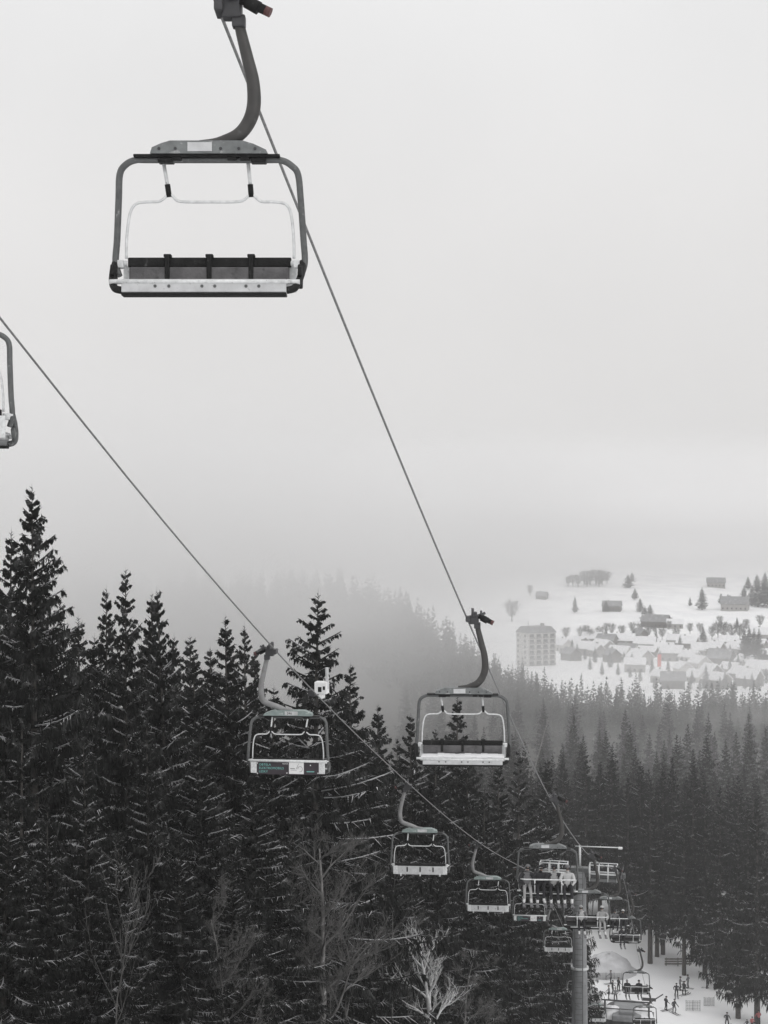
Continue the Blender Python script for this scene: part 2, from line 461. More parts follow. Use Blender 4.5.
for i, (u, v, d) in enumerate(fills):
    p = pt(u, v, d)
    near_spruce(p.x, d, p.z, random.randrange(8), L_FILL, G_FILL, random.uniform(.85, 1.35))

# ---- valley forest: single-mesh trees, shared by copies
def mid_mesh(seed, h, Rm, base, trunk_r):
    ct, st, gi = spruce(seed, h, Rm, base, 32, 6, 12, 4, .16, .75, .075, .36)
    tb = []
    n = 7
    for a in range(n):
        a0, a1 = 6.283 * a / n, 6.283 * (a + 1) / n
        zz = [-1.0, h * .3, h * .92]; rr = [trunk_r * 1.1, trunk_r * .8, .03]
        for q in range(2):
            A = [math.cos(a0) * rr[q], math.sin(a0) * rr[q], zz[q]]; B = [math.cos(a1) * rr[q], math.sin(a1) * rr[q], zz[q]]
            Cc = [math.cos(a1) * rr[q + 1], math.sin(a1) * rr[q + 1], zz[q + 1]]; D = [math.cos(a0) * rr[q + 1], math.sin(a0) * rr[q + 1], zz[q + 1]]
            tb += [[A, B, Cc], [A, Cc, D]]
    tb = np.array(tb)
    V = np.concatenate([ct, st, tb]); mi = list(gi * 3) + [1] * len(st) + [2] * len(tb)
    return soup('spruce_tree', V, [M['foliage_mid'], M['branch_snow'], M['bark'], M['rimed']], mi)
MID = [mid_mesh(31 + i, 25., rm, bs, .32) for i, (rm, bs) in enumerate([(3.9, .10), (3.5, .14), (4.3, .10), (3.7, .2), (4.0, .24)])]

def mid_spruce(x, d, h, var, label, group):
    o = link('spruce_tree', MID[var], None, (x, d, gzf(x, d)), random.uniform(0, 6.28))
    s = h / 25.0; w = s * random.uniform(.9, 1.2)
    o.scale = (w, w, s)
    tag(o, label, 'spruce', group)
    return o
G_EDGE = 'spruces at the edge of the snowy clearing'
edge_lab = 'tall spruce with bare lower trunk at the edge of the snowy clearing'
for (u, d, h, var) in [(738, 179, 23, 1), (757, 177, 27, 1), (705, 196, 26, 2), (684, 196, 23, 4), (693, 204, 27, 3), (663, 205, 26, 4), (650, 201, 25, 3),
                       (657, 204, 24, 4), (672, 212, 26, 3), (640, 214, 25, 4), (612, 226, 24, 4), (600, 222, 24, 3), (586, 220, 25, 4), (720, 190, 26, 0), (748, 188, 24, 1), (777, 190, 25, 1), (792, 186, 26, 3), (640, 222, 22, 3), (628, 210, 24, 4)]:
    mid_spruce((u - 384) / F * d, d, h, var, edge_lab, G_EDGE)
G_MID = 'spruces of the valley forest behind the lift'
mid_lab = 'hazy grey spruce in the valley forest behind the chairs on the right'
cnt = 0
for d in [222, 231, 241, 252, 264, 277, 291, 306, 322, 340, 360, 382, 406, 432]:
    sp = max(6.0, d * .0215)
    x0 = (455 if d < 300 else 395 - (d - 300) * .1 - 384) / F * d if False else ((540 if d < 260 else 470 if d < 330 else 400) - 384) / F * d
    x1 = (800 - 384) / F * d
    x = x0 + random.uniform(0, sp)
    while x < x1:
        dd = d + random.uniform(-5, 5)
        hh = random.uniform(15, 21) * (1.12 if d < 250 else 1.0 if d < 400 else .85)
        mid_spruce(x, dd, hh, random.randrange(5), mid_lab, G_MID); cnt += 1
        x += sp * random.uniform(.7, 1.3)
print('mid trees', cnt)

# ---- far wood on the ridge: one mass
def far_wood():
    rng = np.random.default_rng(5)
    protos = [spruce(60 + i, 20., 3.6, .04, 16, 5, 4, 2, 0, .9, .22, .45)[0] / 20. for i in range(4)]
    out = []
    def put(x, d, h):
        p = protos[rng.integers(4)]; a = rng.uniform(0, 6.28)
        Rm = np.array([[math.cos(a), math.sin(a), 0], [-math.sin(a), math.cos(a), 0], [0, 0, 1.]])
        out.append((p @ Rm) * h + np.array([x, d, gzf(x, d) - .3]))
    for _ in range(900):
        d = rng.uniform(430, 640); x = rng.uniform(-250, 62)
        put(x, d, rng.uniform(17, 27) * (1 - .35 * float(sst(10, 55, x))))
    for _ in range(420):
        d = rng.uniform(440, 545); x = rng.uniform(30, 190)
        if d > 490 + (185 - x) * .4: continue
        put(x, d, rng.uniform(12, 18))
    V = np.concatenate(out)
    o = link('far_wood', soup('far_wood', V, M['foliage_mid']))
    tag(o, 'far spruce wood on the ridge fading into the fog', 'wood', kind='stuff')
far_wood()

# ------------------------------------------------------------------ bare trees
def bare_tree(base, h, r, seed, matn, label, lean=(0, 0), levels=5, spread=.6, crown_from=.3, nb=9, upw=.5):
    rng = random.Random(seed)
    root = empty('bare_tree', base)
    tr = MB(); br = MB()
    pts = []; n = 9
    for i in range(n):
        t = i / (n - 1)
        pts.append(Vector((lean[0] * t * t * h + rng.gauss(0, .02) * h * .4 * t, lean[1] * t * h + rng.gauss(0, .01) * h * t, -.5 + t * (h + .5))))
    tr.tube(pts, [r * (1 - .85 * i / (n - 1)) for i in range(n)], 8)
    def grow(p, dr, l, rad, lev):
        k = 5; q = [p]; d = dr.copy()
        for i in range(k):
            d = (d + Vector((rng.gauss(0, .13), rng.gauss(0, .13), rng.gauss(0, .10) + .05 * upw))).normalized()
            q.append(q[-1] + d * l / k)
        br.tube(q, [max(.004, rad * (1 - .75 * i / k)) for i in range(k + 1)], 4 if lev < 2 else 3, cap=False)
        if lev >= levels: return
        for _ in range(rng.choice([3, 4, 5]) if lev < levels - 1 else 4):
            i = rng.randint(1, k); ax = Vector((rng.gauss(0, 1), rng.gauss(0, 1), rng.gauss(0, .6))).normalized()
            nd = (d + ax * spread + Vector((0, 0, .12 * upw))).normalized()
            grow(q[i], nd, l * rng.uniform(.42, .7), rad * .5, lev + 1)
    for i in range(nb):
        t = crown_from + (1 - crown_from) * (i + rng.random()) / nb
        j = min(n - 2, int(t * (n - 1))); f = t * (n - 1) - j
        p = pts[j].lerp(pts[j + 1], f); a = i * 2.4 + rng.random()
        nd = Vector((math.cos(a), math.sin(a), upw + rng.uniform(-.2, .3))).normalized()
        grow(p, nd, h * .34 * (1.15 - t * .7), r * .42 * (1.1 - t * .6), 1)
    tr.build('trunk', M[matn], root)
    br.build('branches', M['twig'] if matn != 'pale_bark' else M[matn], root)
    tag(root, label, 'bare tree')
    return root
def bare_at(u, vt, d, *a, **k):
    p = pt(u, vt, d); g = gzf(p.x, d)
    return bare_tree((p.x, d, g), p.z - g, *a, **k)
bare_at(322, 848, 52, .17, 3, 'grey_bark', 'bare tree with a thick grey trunk below the ad-board chair', nb=16, crown_from=.1, spread=.8, upw=.8)
bare_at(300, 905, 51, .08, 21, 'grey_bark', 'small bushy bare tree left of the thick grey trunk', nb=14, crown_from=.05, spread=.8, upw=.9, lean=(-.15, 0))
bare_at(392, 888, 64, .05, 8, 'grey_bark', 'thin bare sapling with an upright speckled stem right of the grey trunk', nb=12, crown_from=.15, upw=.8, spread=.5, levels=3)
bare_at(432, 945, 62, .17, 5, 'pale_bark', 'frosted pale tree with broken upright limbs and white twigs', nb=13, crown_from=.35, upw=.9, spread=.55, levels=4, lean=(-.10, 0))
bare_at(462, 962, 74, .07, 15, 'grey_bark', 'low spreading bare tree beside the frosted pale one', nb=12, crown_from=.1, upw=.4, spread=.7, lean=(.1, 0))
bare_at(112, 880, 36.5, .03, 9, 'twig', 'leaning bare sapling fanning upwards in front of the tallest spruce', nb=10, crown_from=.35, upw=1.3, spread=.42, levels=3, lean=(.12, 0))
bare_at(228, 920, 44, .07, 10, 'grey_bark', 'bushy bare tree with fine twigs between the snowy spruces', nb=14, crown_from=.1, upw=.7, spread=.8, lean=(-.1, 0))

# leaning dead trunk far in the valley forest
p0 = pt(541, 752, 205)
mb = MB(); b0 = Vector(((520 - 384) / F * 300, 300, gzf(27, 300) - .5)); tp = pt(549, 716, 300)
mb.tube([b0, b0.lerp(tp, .5) + Vector((-.2, 0, .1)), tp], [.26, .18, .07], 8)
o = mb.build('dead_trunk', M['grey_bark'], None); tag(o, 'thin pale dead trunk leaning before the hazy forest', 'dead tree')

# ------------------------------------------------------------------ the lift
def lineR(d): return -5.49 + .2185 * d
def lineL(d): return -10.786 + .2185 * d
R_K = [(-12, 20.0), (16.6, 5.66), (33.8, -2.43), (51.6, -9.98), (68.4, -15.86), (85.4, -20.6), (91, -22.15), (95, -23.3), (101, -26.0), (116, -34.35), (132, -42.4), (150, -50.0)]
L_K = [(-12, 20.0), (20.0, 4.18), (37, -3.477), (53.9, -9.985), (70.6, -15.85), (87.3, -21.05), (91, -22.15), (95, -23.5), (104, -27.7), (121, -36.2), (135, -42.9), (150, -50.0)]
def ropeR(d): return Vector((lineR(d), d, float(np.interp(d, [a for a, _ in R_K], [b for _, b in R_K]))))
def ropeL(d): return Vector((lineL(d), d, float(np.interp(d, [a for a, _ in L_K], [b for _, b in L_K]))))
def make_rope(fn, K, label):
    pts = smoothpath([fn(a) for a, _ in K], 8)
    # keep it strictly along the line
    mb = MB(); mb.tube(pts, .0185, 8, cap=True)
    o = mb.build('haul_rope', M['rope']); tag(o, label, 'cable', 'ropes of the chairlift')
make_rope(ropeR, R_K, 'steel haul rope running from the top border down past the nearest chair')
make_rope(ropeL, L_K, 'steel haul rope carrying the chair with the ad board on the left')

def rope_box():
    d = 41.4; p = ropeL(d); r = empty('white_rope_box', p, R(-12.3))  # white box of unknown use on the left rope
    b = MB(); b.box((0, 0, .26), (.36, .30, .34), ch=.02); b.box((0, 0, .02), (.12, .3, .12), ch=.01); h = b.build('box_body', M['white_print'], r)
    b = MB(); b.box((.15, 0, .52), (.07, .12, .60), ch=.01); b.build('upright', M['plate'], r)
    b = MB(); b.box((-.02, -.155, .22), (.10, .012, .14)); b.box((.10, -.155, .26), (.06, .012, .10)); b.build('opening', M['black'], h)
    b = MB(); b.box((-.28, 0, .10), (.20, .24, .18), ch=.02); b.build('side_block', M['dark_steel'], r)
    tag(r, 'small white box sitting on the left rope beside the ad-board chair', 'rope clamp')
rope_box()
YC = -.15; XCF, XCR = -.10, -.33      # seat centre relative to the rope
def text_mesh(txt, size):
    cu = bpy.data.curves.new('lettering', 'FONT'); cu.body = txt; cu.size = size; cu.extrude = .003
    cu.space_character = 1.08
    o = bpy.data.objects.new('lettering', cu); C.objects.link(o)
    bpy.context.view_layer.update()
    me = bpy.data.meshes.new_from_object(o.evaluated_get(bpy.context.evaluated_depsgraph_get()))
    bpy.data.objects.remove(o)
    return me

def make_chair(lowered, snowy, board, rear=False):
    root = empty('lift_chair')
    XC = XCR if rear else XCF
    root['xc'] = XC
    X = lambda x: x + XC
    frame_m = M['galv']
    # grip
    g = MB()
    g.box((.02, 0, -.01), (.10, .34, .13), 0, ch=.015)
    g.box((.16, 0, -.03), (.22, .20, .20), 0, ch=.02)
    g.box((.17, -.02, .10), (.12, .26, .10), 0, ch=.015)
    g.box((.235, 0, -.16), (.15, .14, .14), 0, ch=.02)
    gr = g.build('grip', M['dark_steel'], root)
    s = MB(); s.cyl((.27, -.10, .06), (.54, -.12, -.07), .055, 12); s.cyl((.33, -.12, .03), (.47, -.12, -.05), .075, 12)
    s.build('spring_housing', M['black'], gr)
    s = MB(); s.cyl((.54, -.12, -.07), (.60, -.123, -.10), .055, 12); s.build('end_cap', M['rust'], gr)
    for ra, rb, rq in (((.10, .17, .14), (.16, .17, .14), .085), ((.10, -.17, .14), (.16, -.17, .14), .085), ((.30, .10, .10), (.345, .10, .10), .075)):
        s = MB(); s.cyl(ra, rb, rq, 16); s.build('roller', M['dark_steel'], gr)
    s = MB(); s.box((.30, .02, .08), (.26, .03, .06), 0, Matrix.Rotation(R(-20), 3, 'Y'), ch=.008)
    s.box((.42, .02, .02), (.20, .05, .05), 0, Matrix.Rotation(R(28), 3, 'Y'), ch=.008); s.build('lever', M['galv'], gr)
    # hanger arm
    arm = smoothpath([(.225, 0, -.12), (.265, -.01, -.30), (.335, -.05, -.58), (.40, -.08, -.86), (.41, -.11, -1.14), (.345, -.13, -1.34), (X(.32), -.14, -1.48), (X(.12), YC, -1.56), (X(-.1), YC, -1.575)], 5)
    n = len(arm)
    a = MB(); a.tube(arm, [.056 + .024 * min(1, i / (n * .5)) - .035 * max(0, (i / n - .8) / .2) for i in range(n)], 12, flat=.72)
    a.build('hanger_arm', M['arm_rear'] if rear else M['arm'], root)
    # beam housing
    b = MB()
    pr = [(X(-.62), -1.70), (X(-.60), -1.635), (X(-.50), -1.59), (X(-.40), -1.56), (X(.40), -1.56), (X(.52), -1.595), (X(.66), -1.66), (X(.68), -1.70)]
    b.plate(pr, YC - .13, YC + .13)
    bm_ = b.build('beam_housing', M['beam_green'] if rear else M['beam'], root)
    for x in (-.52, -.34, .16, .36, .54):
        b = MB(); b.cyl((X(x), YC - .128, -1.65), (X(x), YC - .142, -1.65), .017, 8); b.build('bolt', M['dark_steel'], bm_)
    b = MB(); b.box((X(.0), YC, -1.715), (1.62, .20, .03), ch=.006); b.box((X(-.46), YC, -1.755), (.17, .16, .05), ch=.01); b.box((X(.57), YC, -1.755), (.17, .16, .05), ch=.01)
    for x in (-.33, .28, .42): b.box((X(x), YC - .05, -1.747), (.10, .08, .03))
    b.build('clamp_plate', M['black'], root)
    b = MB(); b.box((X(-.07), YC - .135, -1.63), (.27, .008, .10)); b.build('number_plate', M['plate'], bm_)
    b = MB(); b.box((X(-.07), YC + .135, -1.63), (.34, .008, .10)); b.build('number_plate', M['plate'], bm_)
    if board:
        me = text_mesh('246', .085); me.materials.append(M['cl_dark'])
        o = link('lettering', me, bm_); o.location = (X(.045), YC + .141, -1.66); o.rotation_euler = (R(90), 0, R(180))
    # outer frame
    fr = MB()
    fp = [(X(-1.0), YC + .10, -3.02), (X(-1.045), YC + .13, -2.86), (X(-1.03), YC + .14, -2.6), (X(-1.005), YC + .10, -2.15), (X(-.985), YC + .05, -1.90), (X(-.92), YC + .02, -1.80), (X(-.80), YC, -1.747), (X(-.6), YC, -1.745),
          (X(.6), YC, -1.745), (X(.82), YC, -1.75), (X(.94), YC + .02, -1.81), (X(1.005), YC + .05, -1.90), (X(1.03), YC + .10, -2.15), (X(1.06), YC + .14, -2.6), (X(1.075), YC + .13, -2.86), (X(1.03), YC + .10, -3.02)]
    fr.tube(smoothpath(fp, 5), .038, 10)
    fr.build('outer_frame', M['galv'], root)
    for sgn in (-1, 1):
        q = MB()
        q.tube(smoothpath([(X(sgn * 1.05), YC + .15, -2.86), (X(sgn * 1.05), YC + .02, -2.98), (X(sgn * 1.03), YC - .14, -3.10), (X(sgn * .985), YC - .27, -3.21), (X(sgn * .90), YC - .30, -3.24)], 4), .042, 8)
        q.box((X(sgn * 1.035), YC - .05, -3.05), (.05, .26, .15), 0, Matrix.Rotation(R(-32), 3, 'X'), ch=.015)
        q.build('side_bracket', M['black'] if not rear else M['galv'], root)
        q = MB(); q.cyl((X(sgn * .92), YC + .16, -2.87), (X(sgn * 1.06), YC + .14, -2.87), .032, 10)
        q.box((X(sgn * .985), YC + .13, -2.885), (.07, .10, .09), ch=.01)
        q.build('pivot_rod', M['galv_pale'], root)
        q = MB(); q.cyl((X(sgn * .9), YC - .27, -3.14), (X(sgn * 1.04), YC - .25, -3.14), .028, 10)
        q.build('pivot_rod', M['galv_pale'], root)
    # backrest
    b = MB()
    b.box((X(0), YC + .215, -2.85), (1.84, .05, .11), ch=.012)
    bk = b.build('backrest', M['pad'], root)
    b = MB(); b.box((X(0), YC + .185, -3.0), (1.80, .07, .185), ch=.02); b.build('back_cushion', M['pad_grey'], bk)
    for x in (-.47, 0.0, .47):
        b = MB(); b.box((X(x), YC + .20, -2.915), (.055, .13, .265), ch=.01)
        b.box((X(x), YC + .20, -2.780), (.085, .10, .035), ch=.008); b.build('divider_strap', M['black'], bk)
    # rear panel
    b = MB()
    if board:
        b.box((X(0), YC + .257, -3.045), (1.66, .022, .335), ch=.004)
        bd = b.build('ad_board', M['board'], root)
        b2 = MB(); b2.tube([(X(-1.0), YC + .275, -2.855), (X(1.0), YC + .275, -2.855)], .034, 10); b2.build('back_rail', M['galv_pale'], root)
        # white notice: seen from behind its place is right of the middle (local -x)
        b3 = MB(); b3.box((X(-.23), YC + .272, -3.02), (.39, .006, .34)); nt_ = b3.build('white_notice', M['white_print'], bd)
        b3 = MB()
        for q in range(12):
            t0 = q / 12 * 5.0; t1 = (q + 1) / 12 * 5.0
            b3.tube([(X(-.33) + .06 * math.cos(t0), YC + .278, -3.06 + .07 * math.sin(t0)), (X(-.33) + .06 * math.cos(t1), YC + .278, -3.06 + .07 * math.sin(t1))], .006, 5)
        b3.tube([(X(-.23), YC + .278, -3.06), (X(-.29), YC + .278, -2.92)], .006, 5)
        b3.box((X(-.13), YC + .2775, -3.05), (.12, .006, .02)); b3.box((X(-.16), YC + .2775, -3.09), (.16, .006, .008))
        b3.build('scribble', M['grey_print'], nt_)
        for txt, sz, x, z, mm in (('OBTELA', .082, .76, -2.985, 'teal'), ('ELEKTROMOBILS', .082, .76, -3.075, 'teal'), ('LESKY', .082, .76, -3.165, 'teal'), ('NOVA', .05, .14, -2.945, 'white_print')):
            me = text_mesh(txt, sz); me.materials.append(M[mm])
            o = link('lettering', me, bd); o.location = (X(x), YC + .2725, z); o.rotation_euler = (R(90), 0, R(180))
        b3 = MB(); b3.box((X(-.60), YC + .271, -3.125), (.20, .006, .022)); b3.build('teal_line', M['teal'], bd)
        b3 = MB()
        for (x, z) in ((.80, -3.19), (.02, -3.17), (-.60, -2.96), (-.80, -3.16), (.80, -2.92)): b3.cyl((X(x), YC + .262, z), (X(x), YC + .276, z), .016, 8)
        b3.build('bolt', M['white_print'], bd)
    else:
        b.box((X(0), YC + .257, -3.04), (1.80, .022, .30), ch=.004)
        bd = b.build('rear_panel', M['pad'] if lowered else M['plate'], root)
        for x in (-.47, .0, .47):
            b2 = MB(); b2.box((X(x), YC + .27, -3.01), (.05, .012, .17)); b2.build('panel_slot', M['black'], bd)
        for x in ((-.72, .0, .70) if rear else ()):
            b2 = MB(); b2.box((X(x), YC + .26, -3.20), (.05, .03, .11), ch=.006); b2.build('panel_bracket', M['galv_pale'], bd)
    for sgn in (-1, 1):
        q = MB(); q.box((X(sgn * .90), YC + .262, -3.03), (.16, .03, .30), ch=.01); q.box((X(sgn * .90), YC + .279, -3.02), (.075, .006, .12))
        q.build('end_plate', M['galv'] if lowered else M['galv_pale'], root)
    # seat
    b = MB(); b.box((X(0), YC - .07, -3.15), (1.82, .48, .07), ch=.02); st = b.build('seat', M['pad'] if lowered else M['plate'], root)
    b = MB(); b.box((X(0), YC - .325, -3.205), (1.80, .035, .125), ch=.012)
    fp_ = b.build('front_plate', M['pad'] if lowered else M['plate'], root)
    b = MB()
    for x in (-.53, -.38, -.02, .12, .46, .60): b.cyl((X(x), YC - .338, -3.20), (X(x), YC - .348, -3.20), .018, 8)
    b.build('bolt', M['galv'], fp_)
    b = MB(); b.cyl((X(-.95), YC - .335, -3.15), (X(.94), YC - .335, -3.15), .022, 10); b.build('front_rail', M['galv'] if lowered else M['galv_pale'], root)
    b = MB(); b.box((X(0), YC - .27, -3.285), (1.80, .16, .034), ch=.008); b.build('bottom_rail', M['black'], root)
    if snowy:
        b = MB(); rng = random.Random(4)
        n = 15
        for i in range(n):
            x0 = -.86 + 1.72 * i / (n - 1)
            b.box((X(x0), YC - .10, -3.102 + rng.uniform(-.008, .012)), (.16, .38, .035 + rng.uniform(0, .02)), ch=.012)
        b.build('seat_snow', M['snow'], st)
    # safety bar
    hoop = [(-.925, -2.82), (-.92, -2.58), (-.885, -2.32), (-.82, -2.21), (-.70, -2.185), (-.56, -2.18), (-.485, -2.13), (-.44, -2.10), (-.395, -2.13), (-.32, -2.18), (0, -2.185), (.34, -2.18), (.43, -2.13), (.475, -2.10), (.52, -2.13), (.59, -2.18), (.73, -2.185), (.86, -2.21), (.92, -2.32), (.95, -2.58), (.955, -2.82)]
    if not lowered:
        h3 = [(X(x), YC + .13, z) for x, z in hoop]
        poles = [((X(-.445), YC + .13, -2.10), (X(-.50), YC + .05, -1.74)), ((X(.475), YC + .13, -2.10), (X(.445), YC + .05, -1.74))]
    else:
        def fold(x, z):   # swung forward about the pivot at z = -2.82
            q = (z + 2.82)
            return (X(x), YC + .13 - q * .98, -2.82 + q * .20)
        h3 = [fold(x, z) for x, z in hoop]
        poles = []
        for x in (-.445, .475):
            a_ = Vector(fold(x, -2.10)); poles.append((a_, a_ + Vector((0, .10, -.50))))
    s = MB(); s.tube(smoothpath(h3, 4), .024 if lowered else .0165, 8); bar = s.build('safety_bar', M['galv_pale'], root)
    for i, (a_, b_) in enumerate(poles):
        a_ = Vector(a_); b_ = Vector(b_)
        s = MB(); s.tube([a_, b_], .021, 8); pole = s.build('foot_pole', M['galv_pale'], bar)
        if lowered:
            s.v, s.f, s.m, s.s = [], [], [], []
            s.tube([b_ + Vector((-.30, 0, 0)), b_ + Vector((.30, 0, 0))], .02, 8); s.build('foot_rest', M['galv_pale'], bar)
        else:
            s = MB(); s.tube([a_ + Vector((0, 0, -.03)), a_.lerp(b_, .30)], .031, 8); s.build('pole_sleeve', M['black'], bar)
    return root

proto_front = make_chair(False, False, False)
proto_snow = make_chair(False, True, False)
proto_board = make_chair(False, False, True, rear=True)
proto_rear = make_chair(False, True, False, rear=True)
proto_occ = make_chair(True, False, False)
TH = R(-12.3); THC = R(-2.0)
G_CH = 'chairs of the lift'
def place_chair(proto, p, rear, label, first, dr=0):
    o = proto if first else copy_tree(proto)
    o.location = p; o.rotation_euler = (0, 0, (THC + math.pi if rear else THC) + R(dr))
    tag(o, label, 'lift chair', G_CH)
    return o
c1 = place_chair(proto_front, ropeR(16.6), False, 'empty four-seat lift chair nearest the camera, hanging high against the sky', True, dr=2)
c3 = place_chair(proto_snow, ropeR(33.8), False, 'empty lift chair with pale snowy seat, coming up in the middle of the photo', True, dr=-1)
c2 = place_chair(proto_board, ropeL(37), True, 'empty lift chair with dark teal-lettered board and white notice on its back', True, dr=-4)
c2.scale = (.955,) * 3
cL = place_chair(proto_rear, ropeL(20.0), True, 'lift chair cut by the left border of the photo', True, dr=4)
place_chair(proto_rear, ropeL(53.9), True, 'empty lift chair with pale slotted back, next below the ad-board chair', False, dr=-2)
place_chair(proto_rear, ropeL(70.6), True, 'empty lift chair with pale back, last one clear of the riders', False, dr=-3)
place_chair(proto_rear, ropeL(138), True, 'empty lift chair at the bottom border just right of the tower shaft', False)
place_chair(proto_occ, ropeR(132), False, 'empty lift chair over the station deck, lowest on the right rope', False)
c7 = place_chair(proto_board, ropeL(87.3), True, 'lift chair with a white notice below the boots of four riders', False, dr=-3)
place_chair(proto_rear, ropeL(104), True, 'empty lift chair beside the steel tower, just left of its shaft', False, dr=-2)
place_chair(proto_rear, ropeL(121), True, 'small lift chair half hidden behind the tower shaft', False)
cQ = place_chair(proto_occ, ropeR(51.6), False, 'lift chair carrying four riders side by side', True, dr=-2)
cA = place_chair(proto_occ, ropeR(68.4), False, 'lift chair carrying two pale-jacketed riders in front of the tower', False, dr=-3)
cB = place_chair(proto_occ, ropeR(85.4), False, 'lift chair with two dark-clad riders, next behind the pale-jacketed pair', False, dr=-3)
cC = place_chair(proto_occ, ropeR(101), False, 'lift chair with one dark rider, rightmost of the row by the tower', False, dr=-3)
cD = place_chair(proto_occ, ropeR(116), False, 'lift chair with two dark riders low above the bottom station', False, dr=-3)

# ------------------------------------------------------------------ people
def skin_body(name, verts, edges, radii, regions, mats, loc, rz):
    """one continuous body grown over a skeleton; regions: material index per skeleton edge"""
    me = bpy.data.meshes.new(name); me.from_pydata(verts, edges, [])
    o = bpy.data.objects.new(name, me); C.objects.link(o)
    sk = o.modifiers.new('skin', 'SKIN'); sk.use_smooth_shade = True; sk.branch_smoothing = .4
    for i, r in enumerate(radii):
        me.skin_vertices[0].data[i].radius = r if isinstance(r, tuple) else (r, r)
        me.skin_vertices[0].data[i].use_root = (i == 0)
    ss = o.modifiers.new('sub', 'SUBSURF'); ss.levels = 1; ss.render_levels = 1
    bpy.context.view_layer.update()
    out = bpy.data.meshes.new_from_object(o.evaluated_get(bpy.context.evaluated_depsgraph_get()))
    bpy.data.objects.remove(o)
    P = np.array(verts); E = np.array(edges)
    A = P[E[:, 0]]; B = P[E[:, 1]]; AB = B - A; L2 = np.maximum((AB ** 2).sum(1), 1e-9)
    rr = np.array([.5 * ((radii[a][0] if isinstance(radii[a], tuple) else radii[a]) + (radii[b][0] if isinstance(radii[b], tuple) else radii[b])) for a, b in edges])
    out.materials.clear()
    for m in mats: out.materials.append(m)
    for f in out.polygons:
        c = np.array(f.center)
        t = np.clip(((c - A) * AB).sum(1) / L2, 0, 1)
        dd = np.linalg.norm(A + AB * t[:, None] - c, axis=1) - rr
        f.material_index = regions[int(dd.argmin())]; f.use_smooth = True
    return out

def hand_chain(V, E, Rr, G, wrist, dirv, side, curl, reg):
    """palm and five fingers; V.. are appended"""
    d = Vector(dirv).normalized(); u = Vector(side).normalized(); c = Vector(curl).normalized()
    b = len(V)
    w = Vector(V[wrist])
    V.append(tuple(w + d * .075)); Rr.append(.032); E.append((wrist, b)); G.append(reg)
    for off, ln in ((-.028, .065), (-.009, .078), (.010, .074), (.028, .058)):
        i = len(V)
        k = w + d * .095 + u * off
        V.append(tuple(k)); Rr.append(.011); E.append((b, i)); G.append(reg)
        V.append(tuple(k + d * ln * .5 + c * ln * .2)); Rr.append(.0105); E.append((i, i + 1)); G.append(reg)
        V.append(tuple(k + d * ln * .65 + c * ln * .65)); Rr.append(.009); E.append((i + 1, i + 2)); G.append(reg)
    i = len(V)
    V.append(tuple(w + d * .045 - u * .042)); Rr.append(.013); E.append((b, i)); G.append(reg)
    V.append(tuple(w + d * .085 - u * .055 + c * .02)); Rr.append(.011); E.append((i, i + 1)); G.append(reg)

